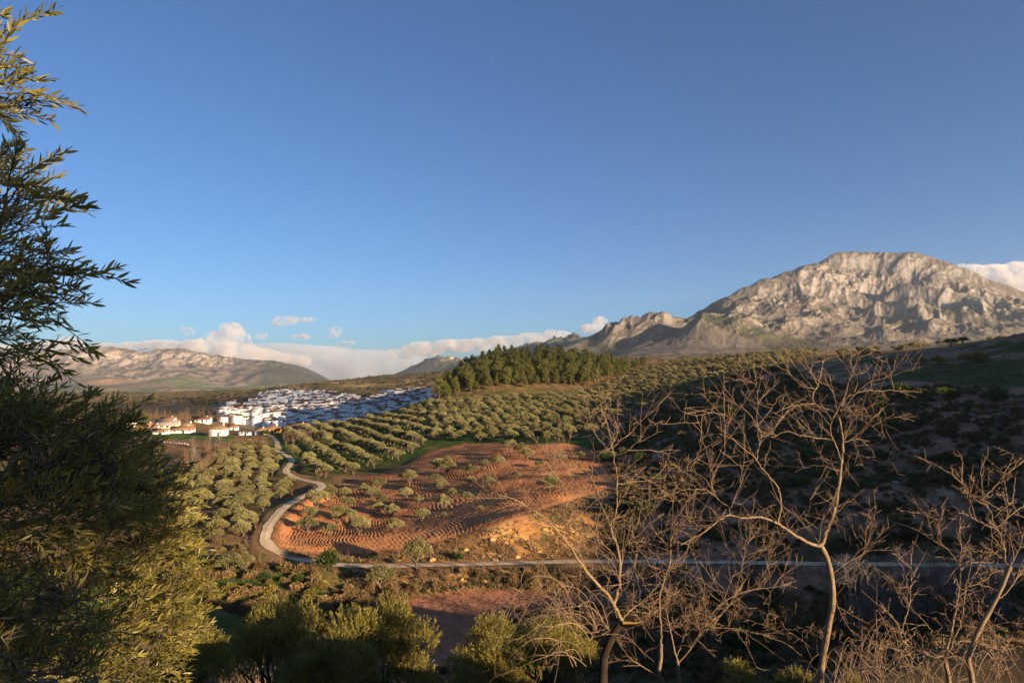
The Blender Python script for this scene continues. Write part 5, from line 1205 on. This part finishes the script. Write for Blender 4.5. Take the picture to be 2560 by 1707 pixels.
# ------------------------------------------------------------------ leafless trees of the right foreground
M_TRUNK = simple_mat('smooth_brown_bark', (0.13, 0.085, 0.046), (0.25, 0.172, 0.098), 9.0, 0.75, 0.2, 0.004)
M_SHOOT = leaf_mat('reddish_shoots', (0.165, 0.095, 0.054), (0.29, 0.195, 0.115), None, 0.0, 3.0, 0.6, 0.25, 0.05)
M_OLDBARK = simple_mat('dark_cracked_bark', (0.016, 0.011, 0.008), (0.055, 0.035, 0.022), 9.0, 0.9, 0.1, 0.01)
M_LICHEN = simple_mat('yellow_lichen', (0.17, 0.10, 0.025), (0.27, 0.165, 0.04), 30.0, 0.9, 0.1, 0.004)
def traced(pix, d, dz=0.0):
    """limb from photo pixels; depth runs from d to d+dz along it"""
    n = len(pix); return np.array([P(x, y, d + dz * i / max(1, n - 1)) for i, (x, y) in enumerate(pix)])
def bare_tree(label, d, trunk, limbs, seed, tr, dens=1.0, sh=.95, name='bare_tree', mtrunk=None, rs_=.52):
    """trunk/limbs: (pixels, r0, r1, depth offset start, drift). Side shoots, sub-shoots and spurs grow along every limb."""
    rng = np.random.default_rng(seed); px, py = trunk[0][0]
    x0 = P(px, py, d); base = np.array([x0[0], x0[1], float(zfun(np.array([x0[0]]), np.array([x0[1]]))[0])])
    root = thing(name, label, 'tree', tuple(base)); lm = []
    tp = traced(trunk[0], d); tp = np.concatenate([[base - [0, 0, .3]], tp[tp[:, 2] > base[2] + .05]]); tp = spline(tp, max(10, len(tp) * 3)); tpn = tp + rng.normal(size=tp.shape) * tr * .04
    v, f = tubes([(tpn - base, np.linspace(tr * 1.15, tr * .85, len(tp)) * (1 + .07 * rng.normal(size=len(tp))))], 12)
    link('trunk', mesh_np('bare_trunk', v, [f], mtrunk or M_TRUNK, True), root)
    tw, sp = [], []
    for pix, r0, r1, o0, dr in limbs:
        p = spline(traced(pix, d + o0, dr), max(6, len(pix) * 4)); p = p + rng.normal(size=p.shape) * .006
        r0, r1 = r0 * rs_, max(.0035, r1 * rs_)
        v, f = tubes([(p - base, np.linspace(r0, r1, len(p)))], 8); link('limb', mesh_np('limb', v, [f], M_TRUNK, True), root)
        ln = np.linalg.norm(np.diff(p, axis=0), axis=1).sum(); ns = int(ln * 8.5 * dens) + 2
        T = unit(np.gradient(p, axis=0))
        for k in range(ns):
            i = min(len(p) - 1, int(len(p) * rng.uniform(.18, 1.0))); t = T[i]
            dd = unit(t * rng.uniform(.3, .9) + rng.normal(size=3) * [.75, .6, .6] + [0, 0, .28]); l = sh * rng.uniform(.25, 1.0) * (1.1 - .4 * i / len(p))
            q = limb_path(p[i], p[i] + dd * l + [0, 0, -.04 * l], rng, l * .014, 6); rr = min(.0062, max(.0036, r1 * .8)); tw.append((q, np.linspace(rr, .0019, 6)))
            for m in range(rng.integers(1, 5)):
                j = rng.integers(1, 6); d2 = unit(dd * .7 + rng.normal(size=3) * .65 + [0, 0, .15]); l2 = l * rng.uniform(.2, .6)
                r2 = limb_path(q[j], q[j] + d2 * l2, rng, l2 * .015, 4); tw.append((r2, np.linspace(.0036, .0016, 4)))
                for g in range(rng.integers(0, 4)):
                    b3 = r2[rng.integers(1, 4)]; d3 = unit(d2 * .8 + rng.normal(size=3) * .6); tw.append((np.stack([b3, b3 + d3 * l2 * .25, b3 + d3 * l2 * rng.uniform(.4, .7)]), np.array([.0024, .002, .0013])))
            for m in range(rng.integers(2, 7)):
                j = rng.uniform(.5, 5); j0 = int(min(4, j)); b = q[j0] + (q[j0 + 1] - q[j0]) * (j - j0); d3 = unit(rng.normal(size=3) + dd * .4)
                sp.append((np.stack([b, b + d3 * rng.uniform(.015, .06)]), np.array([.0035, .002])))
    v, f = tubes([(q - base, r) for q, r in tw], 5); link('shoots', mesh_np('shoots', v, [f], M_SHOOT, True), root, kind='stuff')
    v, f = tubes([(q - base, r) for q, r in sp], 3); link('spurs', mesh_np('spurs', v, [f], M_SHOOT), root, kind='stuff')
    return root
def Z8(*pts): return [(1700 + x / 2.613, 800 + y / 2.613) for x, y in pts]
def Z3(*pts): return [(1200 + x / 2.218, 1000 + y / 2.218) for x, y in pts]
def Z2(*pts): return [(1200 + x / 2.94, 1200 + y / 2.94) for x, y in pts]
def Z4(*pts): return [(2160 + x / 2.5825, 1100 + y / 2.5825) for x, y in pts]
bare_tree('tallest leafless tree on the right, forked low with a long limb bending left', 12.0, [[(2050, 1716), (2056, 1650), (2068, 1580), (2082, 1500), (2078, 1440), (2068, 1395), (2052, 1364)]], [
    ([(2052, 1364), (2064, 1335), (2085, 1280), (2098, 1200), (2106, 1120), (2104, 1075), (2098, 1043)], .075, .035, 0, .3),
    (Z8((1040, 640), (1000, 600), (930, 570), (870, 540), (870, 490), (905, 420), (925, 320), (950, 230), (990, 140)), .034, .008, .3, .4),
    (Z8((880, 545), (800, 550), (700, 570), (620, 610)), .018, .006, .4, -.4), (Z8((905, 430), (850, 330), (830, 290), (800, 220), (740, 110), (700, 60)), .018, .005, .5, .3),
    (Z8((900, 450), (800, 430), (690, 330), (640, 300)), .014, .005, .5, -.3), (Z8((1045, 640), (1130, 620), (1250, 630), (1330, 640), (1430, 630)), .024, .006, .3, -.5),
    (Z8((1050, 590), (1090, 450), (1130, 330), (1170, 230)), .018, .005, .3, .5), (Z8((1050, 600), (1150, 480), (1230, 410), (1350, 370), (1440, 270)), .018, .005, .3, -.3),
    (Z8((1100, 500), (1180, 470), (1300, 460), (1440, 462), (1580, 470)), .013, .004, .3, .3), (Z8((1050, 930), (1030, 850), (1005, 790), (980, 720), (1000, 640)), .028, .014, .2, -.3),
    (Z8((1000, 780), (900, 770), (780, 750), (680, 730), (600, 770)), .018, .005, .1, -.5), (Z8((1040, 890), (960, 950), (860, 950), (750, 990)), .014, .004, .2, .3), (Z8((1060, 880), (1110, 860), (1180, 890)), .01, .004, .2, -.2),
    (Z8((1060, 800), (1150, 780), (1240, 790)), .012, .004, .2, .4), (Z8((985, 700), (940, 640), (900, 590), (760, 600)), .014, .004, .2, .2), (Z8((1030, 610), (1000, 480), (960, 400), (940, 330)), .014, .004, .3, -.4),
    (Z8((1120, 620), (1200, 540), (1290, 500), (1400, 480)), .013, .004, .2, -.4), (Z8((1140, 470), (1160, 380), (1110, 300), (1120, 240)), .012, .004, .3, .4),
    ([(2052, 1364), (2030, 1360), (1991, 1340), (1945, 1309), (1922, 1297), (1891, 1292), (1853, 1294), (1822, 1288), (1788, 1309), (1738, 1343), (1700, 1363)], .058, .010, 0, -1.2),
    (Z8((640, 1320), (660, 1200), (640, 1100), (590, 1030), (530, 960), (490, 900), (430, 850), (370, 800), (290, 720), (230, 680)), .034, .006, -.5, -.2), (Z8((500, 910), (515, 850), (530, 760), (500, 690), (440, 600), (350, 540), (280, 480), (150, 480)), .022, .005, -.6, .4),
    (Z8((520, 800), (505, 680), (505, 560), (500, 450), (480, 290)), .014, .004, -.5, -.3), (Z8((530, 760), (600, 740), (640, 660), (700, 600)), .012, .004, -.5, .3), (Z8((500, 700), (580, 600), (650, 500)), .012, .004, -.5, .1),
    (Z8((330, 1260), (320, 1220), (270, 1190), (215, 1110), (210, 1030), (280, 900), (290, 790), (290, 600), (285, 450), (290, 300)), .02, .004, -.9, .3), (Z8((330, 1230), (390, 1080), (430, 980), (440, 960), (500, 900)), .014, .005, -.9, -.2),
    (Z8((230, 1150), (170, 1110), (90, 1105), (0, 1115), (-60, 1140)), .016, .005, -.9, -.3), (Z8((210, 1100), (130, 1010), (60, 980), (-30, 1000)), .012, .004, -.9, .2), (Z8((290, 620), (200, 605), (110, 625), (15, 600)), .012, .004, -.8, -.3),
    ([(2046, 1362), (2052, 1320), (2060, 1282)], .014, .008, -.1, 0), ([(2088, 1455), (2125, 1420), (2158, 1379), (2178, 1320), (2192, 1262)], .010, .003, 0, -.3), ([(2084, 1430), (2130, 1400), (2178, 1374)], .009, .003, 0, .3), ([(2088, 1490), (2130, 1440), (2165, 1340), (2150, 1310)], .008, .003, 0, -.5), ([(2046, 1355), (2020, 1310), (2008, 1280)], .009, .004, -.1, .1),
    ([(2084, 1485), (2110, 1550), (2140, 1590)], .010, .004, -.1, -.3)], 21, .052, .5)
bare_tree('leafless tree in the centre with dark cracked lower trunk and yellow lichen at its fork', 10.5, [Z3((678, 1590), (683, 1500), (688, 1430), (700, 1380), (740, 1300), (775, 1245))], [
    (Z3((785, 1225), (740, 1130), (690, 1060), (600, 960), (540, 880), (500, 810), (440, 740), (400, 690), (330, 630), (260, 590), (180, 545), (90, 525)), .062, .008, 0, -1.3),
    (Z3((740, 1140), (765, 1060), (775, 950), (765, 830), (735, 740), (720, 680)), .052, .034, 0, .3), (Z3((720, 690), (690, 620), (660, 560), (640, 480), (610, 420), (560, 360), (530, 300)), .026, .005, .3, .4),
    (Z3((722, 685), (750, 640), (758, 560), (760, 500), (757, 400), (740, 310), (730, 240), (715, 170), (690, 90), (650, 30), (610, -40)), .030, .005, .3, -.3), (Z3((742, 310), (800, 290), (880, 220), (920, 150), (1000, 130)), .014, .004, .2, -.4), (Z3((738, 300), (690, 250), (640, 190), (600, 130), (590, 90)), .014, .004, .2, .4), (Z3((730, 250), (760, 190), (770, 130)), .010, .004, .2, .2),
    (Z3((735, 270), (780, 220), (840, 180), (860, 120)), .010, .004, .2, .2), (Z3((720, 180), (680, 130), (640, 60)), .009, .003, .2, .3), (Z3((600, 960), (560, 870), (545, 790), (600, 760), (690, 650)), .014, .005, -.3, .2), (Z3((765, 980), (700, 940), (650, 870), (640, 780), (590, 730)), .013, .004, .1, .3), (Z3((770, 900), (720, 830), (660, 770)), .011, .004, .1, -.3),
    (Z3((770, 850), (830, 780), (870, 700), (900, 500)), .012, .004, .2, -.3), (Z3((760, 1100), (830, 1000), (870, 850)), .014, .005, .1, -.4), (Z3((640, 500), (560, 520), (500, 505), (400, 430)), .012, .003, .3, .2), (Z3((755, 470), (830, 455), (940, 440), (1020, 385)), .013, .004, .3, .4), (Z3((757, 600), (820, 520), (890, 500)), .010, .004, .2, -.2), (Z3((440, 740), (370, 700), (330, 720)), .010, .003, -.6, 0), (Z3((600, 560), (480, 500), (420, 430), (400, 290)), .011, .003, -.2, .3),
    (Z3((790, 1215), (850, 1150), (930, 1090), (1000, 1010)), .022, .008, 0, .6), (Z3((660, 1280), (600, 1290), (560, 1210), (545, 1040)), .012, .005, -.2, -.3)], 22, .070, .6, mtrunk=M_OLDBARK)
bare_tree('slim leafless tree right of the central one, with upright pale stems and many fine twigs', 13.5, [Z2((1360, 1510), (1320, 1440), (1328, 1300), (1330, 1200))], [
    (Z2((1330, 1210), (1330, 1100), (1322, 980), (1320, 860), (1350, 740), (1390, 640), (1400, 450), (1410, 300), (1420, 150), (1440, 0)), .045, .006, 0, .3), (Z2((1320, 860), (1280, 900), (1240, 1000), (1200, 1060)), .014, .005, 0, -.3), (Z2((1340, 740), (1290, 680), (1210, 560), (1150, 480), (1120, 380)), .016, .005, 0, .3),
    (Z2((1395, 640), (1480, 560), (1560, 470), (1650, 380), (1750, 300)), .018, .005, .1, -.3), (Z2((1400, 500), (1320, 420), (1260, 330), (1240, 140)), .014, .004, .2, .3), (Z2((1410, 320), (1500, 200), (1560, 120), (1690, 90)), .013, .004, .2, .3), (Z2((1400, 420), (1480, 330), (1540, 300)), .011, .004, .2, -.3), (Z2((1300, 1430), (1200, 1370), (1100, 1300), (1020, 1180), (980, 1120)), .022, .006, -.2, -.4), (Z2((1420, 160), (1360, 60), (1350, -60)), .010, .004, .2, -.3)], 23, .044, 1.05)
bare_tree('leafless tree with one dark limb reaching far right in front of the brown gully', 14.5, [Z2((1465, 1510), (1460, 1400), (1448, 1310))], [
    (Z2((1448, 1310), (1420, 1200), (1400, 1100), (1372, 970), (1368, 900), (1420, 840), (1500, 815)), .038, .006, 0, .3), (Z2((1460, 1340), (1530, 1260), (1600, 1150), (1650, 1065), (1720, 1050), (1780, 980), (1830, 920), (1880, 830)), .036, .014, 0, -.4),
    (Z2((1650, 1070), (1740, 940), (1870, 850), (1960, 815), (2150, 785), (2330, 740)), .020, .005, -.2, .5), (Z2((1650, 1100), (1760, 1085), (1900, 1095), (2080, 1130), (2170, 1120), (2260, 1090), (2350, 1120)), .014, .004, -.2, -.4), (Z2((1880, 830), (1900, 750), (1930, 620), (1960, 500), (2000, 330)), .013, .004, -.3, .2), (Z2((1930, 620), (1990, 560), (2080, 470), (2110, 360)), .010, .004, -.3, -.2), (Z2((2150, 785), (2220, 700), (2260, 610)), .009, .003, .2, 0), (Z2((1450, 1290), (1500, 1150), (1540, 980), (1560, 820)), .018, .005, 0, .4), (Z2((1700, 1000), (1640, 900), (1650, 780), (1600, 640)), .014, .004, -.2, .3), (Z2((1830, 920), (1760, 820), (1700, 720)), .011, .004, -.3, .3), (Z2((1960, 815), (2080, 700), (2160, 500)), .010, .003, -.1, -.3)], 24, .038, 1.05)
bare_tree('leafless tree at the right edge with two upright parallel stems and rough spurs', 9.0, [Z4((555, 1600), (545, 1530), (528, 1450), (520, 1400))], [
    (Z4((520, 1400), (545, 1300), (572, 1200), (600, 1050), (615, 930), (622, 850), (622, 640), (622, 495)), .034, .010, 0, .2), (Z4((530, 1400), (560, 1330), (620, 1180), (655, 960), (690, 800), (682, 730), (640, 690)), .026, .007, 0, -.3), (Z4((622, 520), (560, 500), (490, 512), (420, 495), (350, 465)), .009, .003, .2, .2), (Z4((600, 790), (540, 700), (480, 640), (475, 575)), .009, .003, .1, -.2), (Z4((690, 900), (740, 830), (768, 710)), .010, .004, -.1, .2),
    (Z4((510, 1395), (440, 1395), (400, 1372), (330, 1345), (255, 1300), (232, 1250), (220, 1200), (190, 1150), (150, 1110)), .024, .009, 0, -.5), (Z4((235, 1260), (262, 1160), (290, 1080), (303, 960), (305, 800)), .014, .005, -.4, .3), (Z4((470, 1320), (420, 1210), (350, 1130), (290, 1090), (222, 1035)), .016, .006, -.2, .4), (Z4((560, 1390), (640, 1310), (760, 1230), (880, 1185), (1030, 1180)), .016, .005, 0, -.3), (Z4((600, 1300), (720, 1305), (830, 1335), (960, 1320)), .012, .004, 0, .4), (Z4((660, 950), (780, 900), (840, 850), (900, 840)), .010, .004, 0, .3), (Z4((260, 1340), (340, 1450), (440, 1540)), .018, .008, -.3, .2)], 25, .032, 1.0, .6)
bare_tree('thick pruned leaning stem with thin branches at the right edge', 8.4, [Z4((700, 1600), (690, 1500), (672, 1420), (700, 1330), (740, 1230), (800, 1120), (850, 1030), (900, 920), (942, 812))], [
    (Z4((905, 900), (912, 760), (890, 640), (865, 585), (820, 480), (770, 370), (765, 280), (755, 170)), .018, .006, 0, .5), (Z4((770, 365), (850, 300), (910, 210), (968, 95)), .011, .004, .4, .2), (Z4((850, 570), (760, 535), (690, 490), (680, 400), (670, 320), (610, 260), (535, 200)), .012, .004, .4, -.2), (Z4((865, 560), (940, 490), (1010, 440), (1060, 420)), .011, .004, .4, .3), (Z4((840, 500), (900, 440), (960, 400)), .008, .003, .4, 0), (Z4((850, 1030), (900, 1000), (960, 930), (1030, 830)), .012, .005, 0, .3), (Z4((760, 1220), (780, 1340), (850, 1400), (1000, 1420)), .012, .005, 0, -.3), (Z4((800, 1120), (815, 1250), (820, 1330)), .009, .004, 0, .1), (Z4((890, 760), (820, 710), (740, 660)), .008, .003, .2, -.2), (Z4((930, 860), (1000, 700), (1040, 560)), .010, .004, .1, .3)], 26, .030, .9, .6)
# lichen on the fork of the central tree
def lichen():
    t = [o for o in COL.objects if o.get('label', '').startswith('leafless tree in the centre')][0]; b = np.array(t.location)
    v, f = tubes([(traced([(1556, 1556), (1572, 1556), (1590, 1557), (1608, 1552)], 10.4) - b, [.024, .020, .014, .008])], 8); link('stub', mesh_np('stub', v, [f], M_LICHEN, True), t)
lichen()
# arching canes of brambles in front of the central tree and a tangle along the bottom right
def bramble(label, d, starts, seed, n, reach, rise, side=-1):
    rng = np.random.default_rng(seed); px, py = starts[0]; x0 = P(px, py, d); base = np.array([x0[0], x0[1], float(zfun(np.array([x0[0]]), np.array([x0[1]]))[0])])
    root = thing('bramble', label, 'bramble', tuple(base)); cn, th = [], []
    for k in range(n):
        px, py = starts[rng.integers(len(starts))]; s = np.array(P(px + rng.normal() * 18, py + rng.normal() * 18, d + rng.normal() * .3)); s = np.array([s[0], s[1], s[2]])
        sd = side if rng.random() < .8 else -side; R = reach * rng.uniform(.45, 1.1); h = rise * rng.uniform(.35, 1.1)
        e = s + [sd * R, rng.normal() * .4, -h * rng.uniform(.1, .8)]; m = s + [sd * R * .45, rng.normal() * .2, h]
        p = spline(np.stack([s, s + [sd * R * .12, 0, h * .6], m, e]), 14); cn.append((p - base, np.linspace(.0052, .0018, 14)))
        for j in range(5):
            i = rng.integers(4, 13); dd = unit(rng.normal(size=3) + [sd * .6, 0, .2]); l = rng.uniform(.08, .32); th.append((limb_path(p[i], p[i] + dd * l, rng, .01, 4) - base, np.linspace(.0035, .0015, 4)))
    for c in cn[:14]:
        v, f = tubes([c], 5); link('cane', mesh_np('cane', v, [f], M_SHOOT, True), root)
    v, f = tubes(cn[14:] + th, 4); link('fine_canes', mesh_np('fine_canes', v, [f], M_SHOOT, True), root, kind='stuff')
bramble('arching reddish bramble canes before the central leafless tree', 9.6, [(1470, 1600), (1500, 1560), (1450, 1640), (1420, 1560)], 31, 34, 1.15, .55)
bramble('tangle of sunlit bramble canes along the bottom right corner', 8.8, [(2450, 1700), (2380, 1690), (2520, 1680), (2300, 1710), (2200, 1720)], 32, 40, .7, .35)
bramble('loose low canes at the bottom between the tall trunk and the right-edge tree', 10.5, [(2150, 1690), (2100, 1700), (2200, 1670)], 33, 26, .8, .7, 1)
# fine dry twigs filling the shade between the central trees
place(BARES, 'brown leafless thicket right behind the slim central trees', 'thicket', 'thicket', [np.array([*P(x, 1650, d)[:2], float(zfun(np.array([P(x, 1650, d)[0]]), np.array([float(d)]))[0])]) for x, d in ((1640, 30), (1720, 33), (1800, 31), (1560, 34), (1860, 36))], .62, .8, 'brown thickets behind the central trees', ('stem', 'twigs'))
# ------------------------------------------------------------------ clouds: real volumes beyond the mountains
def cloud_mat(name, dens, scale, lo, hi, colr=(0.97, 0.97, 0.98, 1)):
    m = bpy.data.materials.new(name); m.use_nodes = True
    nt = m.node_tree; nt.nodes.remove(nt.nodes['Principled BSDF'])
    v = nd(nt, 'ShaderNodeVolumePrincipled', i_Anisotropy=0.1); v.inputs['Color'].default_value = colr
    geo = nd(nt, 'ShaderNodeNewGeometry').outputs['Position']
    f = noise(nt, scale, 6, 0.62, geo)
    mr = nd(nt, 'ShaderNodeMapRange'); mr.inputs[1].default_value = lo; mr.inputs[2].default_value = hi; mr.inputs[3].default_value = 0.0; mr.inputs[4].default_value = dens
    nt.links.new(f, mr.inputs[0]); nt.links.new(mr.outputs[0], v.inputs['Density'])
    nt.links.new(v.outputs[0], nt.nodes['Material Output'].inputs['Volume'])
    return m
MC_DENSE = cloud_mat('cumulus_vapour', 0.013, 1 / 140, 0.42, 0.60, (0.88, 0.86, 0.86, 1))
MC_GREY = cloud_mat('shaded_stratus_vapour', 0.0024, 1 / 420, 0.34, 0.62, (0.78, 0.80, 0.85, 1))  # grey colour paints in the shade on this cloud bank
MC_WISP = cloud_mat('thin_vapour', 0.016, 1 / 90, 0.46, 0.66, (0.85, 0.84, 0.86, 1))
import bmesh
def cloud(label, D, puffs, mat, voxel, seed, kids=9, flat=1.0):
    """puffs: (px, py, rx px, ry px, depth offset m) ellipsoids with smaller billows, merged into one hull"""
    rng = np.random.default_rng(seed); bm = bmesh.new(); k = D / F
    c0 = np.mean([P(p[0], p[1], D + p[4]) for p in puffs], 0)
    def ball(c, r):
        g = bmesh.ops.create_icosphere(bm, subdivisions=3, radius=1.0)
        for v in g['verts']: v.co = Vector(np.array(c) - c0) + Vector((v.co.x * r[0], v.co.y * r[1], v.co.z * r[2]))
    for px, py, rx, ry, do in puffs:
        c = np.array(P(px, py, D + do)); r = np.array([rx * k, max(rx, ry) * k * .8, ry * k]); ball(c, r)
        for i in range(kids):
            d = unit(rng.normal(size=3)); d[2] = abs(d[2]) * .9 - .15; d[1] = -abs(d[1]) if rng.random() < .6 else d[1]
            ball(c + d * r * .85, r * rng.uniform(.22, .5) * [1, 1, min(1.3, r[0] / r[2]) * flat])
    me = bpy.data.meshes.new('cloud'); bm.to_mesh(me); bm.free(); me.materials.append(mat)
    o = thing('cloud', label, 'cloud', tuple(c0), me=me)
    md = o.modifiers.new('merge', 'REMESH'); md.mode = 'VOXEL'; md.voxel_size = voxel
    return o
cloud('bright billowing cumulus resting on the left mountain range', 9800, [(580, 832, 32, 28, 0), (604, 850, 24, 22, 0), (552, 846, 30, 20, 100), (528, 852, 26, 12, 0), (500, 868, 55, 20, 0), (590, 876, 60, 24, 0), (450, 872, 45, 18, 100), (650, 888, 55, 18, 0), (705, 897, 45, 16, -50), (755, 902, 30, 15, -50), (620, 905, 120, 20, 100)], MC_DENSE, 26, 41)
cloud('low pinkish cloud bank behind the left end of the range', 10200, [(180, 862, 34, 22, 0), (250, 868, 45, 13, 0), (330, 866, 50, 12, 0), (400, 862, 45, 14, 0), (120, 872, 60, 20, 0), (20, 878, 80, 16, 0)], MC_DENSE, 30, 42, 6)
cloud('long flat grey cloud bank in the gap between the two mountain ranges', 12500, [(700, 876, 100, 20, 0), (800, 893, 130, 30, 0), (900, 905, 120, 34, 0), (990, 905, 90, 32, 0), (850, 930, 150, 26, 200), (960, 940, 110, 26, 300)], MC_GREY, 50, 43, 5, .6)
cloud('cloud cap lying along the blue ridge behind the pine hill', 9300, [(1000, 884, 40, 15, 0), (1060, 872, 55, 20, 0), (1130, 866, 60, 18, 0), (1200, 862, 60, 17, 0), (1270, 854, 55, 15, 0), (1330, 846, 45, 15, 0), (1390, 838, 40, 13, 0)], MC_DENSE, 28, 44, 7)
cloud('rounded cloud puff left of the cliff below the grey mountain', 9500, [(1500, 806, 22, 16, 0), (1475, 822, 28, 14, 0), (1520, 825, 26, 12, 0), (1580, 800, 22, 6, 0), (1610, 795, 16, 6, 0)], MC_DENSE, 22, 45, 6)
cloud('cloud behind the right shoulder of the grey mountain', 9800, [(2420, 672, 40, 12, 0), (2480, 682, 50, 22, 0), (2540, 676, 40, 24, 0), (2610, 680, 60, 36, 0), (2540, 705, 80, 30, 0)], MC_DENSE, 34, 46, 6)
for i, (px, py, rx, ry, lab) in enumerate(((466, 828, 17, 13, 'small grey cloud scrap left of the cumulus top'), (653, 840, 16, 9, 'small dark cloud scrap right of the cumulus top'), (712, 803, 30, 14, 'highest thin cloud wisp right of the cumulus'), (765, 800, 26, 8, 'faint wisp right of the highest one'), (757, 842, 24, 8, 'thin broken wisp above the grey bank'), (836, 832, 18, 16, 'upright thin wisp above the right part of the bank'), (866, 858, 24, 7, 'small flat cloud just above the grey bank'))):
    cloud(lab, 9400 + 60 * i, [(px, py, rx, ry, 0), (px + rx * .7, py - ry * .3, rx * .5, ry * .6, 0), (px - rx * .7, py + ry * .4, rx * .5, ry * .5, 0)], MC_WISP, 14, 60 + i, 5)
# unseen cloud added up-sun behind the viewpoint, sized so its shade covers the village
def shade_cloud(label, ground, cross, along, thick, seed, t=8200.0):
    rng = np.random.default_rng(seed); s = SUN; c = np.array(ground) + s * (t / math.cos(SUN_EL)); n = np.array([s[1], -s[0], 0]); n /= np.linalg.norm(n); f = np.array([s[0], s[1], 0]); f /= np.linalg.norm(f)
    bm = bmesh.new()
    for a, b, z in [(0, 0, 1.0)] + [(rng.uniform(-.7, .7), rng.uniform(-.6, .6), rng.uniform(.5, .8)) for _ in range(9)]:
        g = bmesh.ops.create_icosphere(bm, subdivisions=3, radius=1.0)
        for v in g['verts']:
            q = n * (v.co.x * cross * (.85 if a == 0 else .4) + a * cross) + f * (v.co.y * along * (.85 if a == 0 else .45) + b * along); v.co = Vector((q[0], q[1], v.co.z * thick * z + rng.normal() * 0))
    me = bpy.data.meshes.new('cloud'); bm.to_mesh(me); bm.free(); me.materials.append(MC_DENSE2)
    o = thing('cloud', label, 'cloud', tuple(c), me=me); md = o.modifiers.new('merge', 'REMESH'); md.mode = 'VOXEL'; md.voxel_size = 12
MC_DENSE2 = cloud_mat('scud_vapour', 0.008, 1 / 300, 0.1, 0.3)
shade_cloud('added low cloud out of view behind the viewpoint that shades the village', (-317, 878, -46), 250, 185, 36, 71)
shade_cloud('drifting cloud out of view to the right that darkens the middle of the left range', P(455, 918, 7550), 210, 120, 22, 72, 9300.0)
shade_cloud('larger drifting cloud out of view to the right shading the left range', P(560, 922, 7500), 300, 150, 24, 73, 9300.0)
shade_cloud('small drifting cloud out of view to the right that spots the left range', P(365, 908, 7600), 120, 80, 14, 74, 9300.0)
# ------------------------------------------------------------------ the air: one even box of pale haze
def build_haze():
    V, Fc = [], []
    boxmesh(V, Fc, -8200, 8200, -3000, 8760, -420, 905)
    m = bpy.data.materials.new('hazy_air'); m.use_nodes = True
    nt = m.node_tree; nt.nodes.remove(nt.nodes['Principled BSDF'])
    v = nd(nt, 'ShaderNodeVolumePrincipled', i_Density=HAZE, i_Anisotropy=0.25)
    v.inputs['Color'].default_value = (0.74, 0.85, 1.0, 1)
    nt.links.new(v.outputs[0], nt.nodes['Material Output'].inputs['Volume'])
    link('haze', mesh_np('haze', V, [np.array(Fc)], m), kind='stuff')
HAZE = 3.0e-5
build_haze()
# ------------------------------------------------------------------ small groups: say which one, counted from the left of the view
def ordinal(n): return f"{n}{'th' if 10 <= n % 100 <= 20 else {1: 'st', 2: 'nd', 3: 'rd'}.get(n % 10, 'th')}"
by = {}
for o in COL.objects:
    if o.parent is None and o.get('group') and o.get('label'): by.setdefault((o['group'], o['label']), []).append(o)
for (g, lab), os_ in by.items():
    if 1 < len(os_) <= 16 or g == 'olive trees in the ploughed field':
        if len(lab.split()) > 13: continue
        os_.sort(key=lambda o: o.location.x / max(1e-3, o.location.y))
        for i, o in enumerate(os_): o['label'] = f"{lab}, {ordinal(i + 1)} from left"
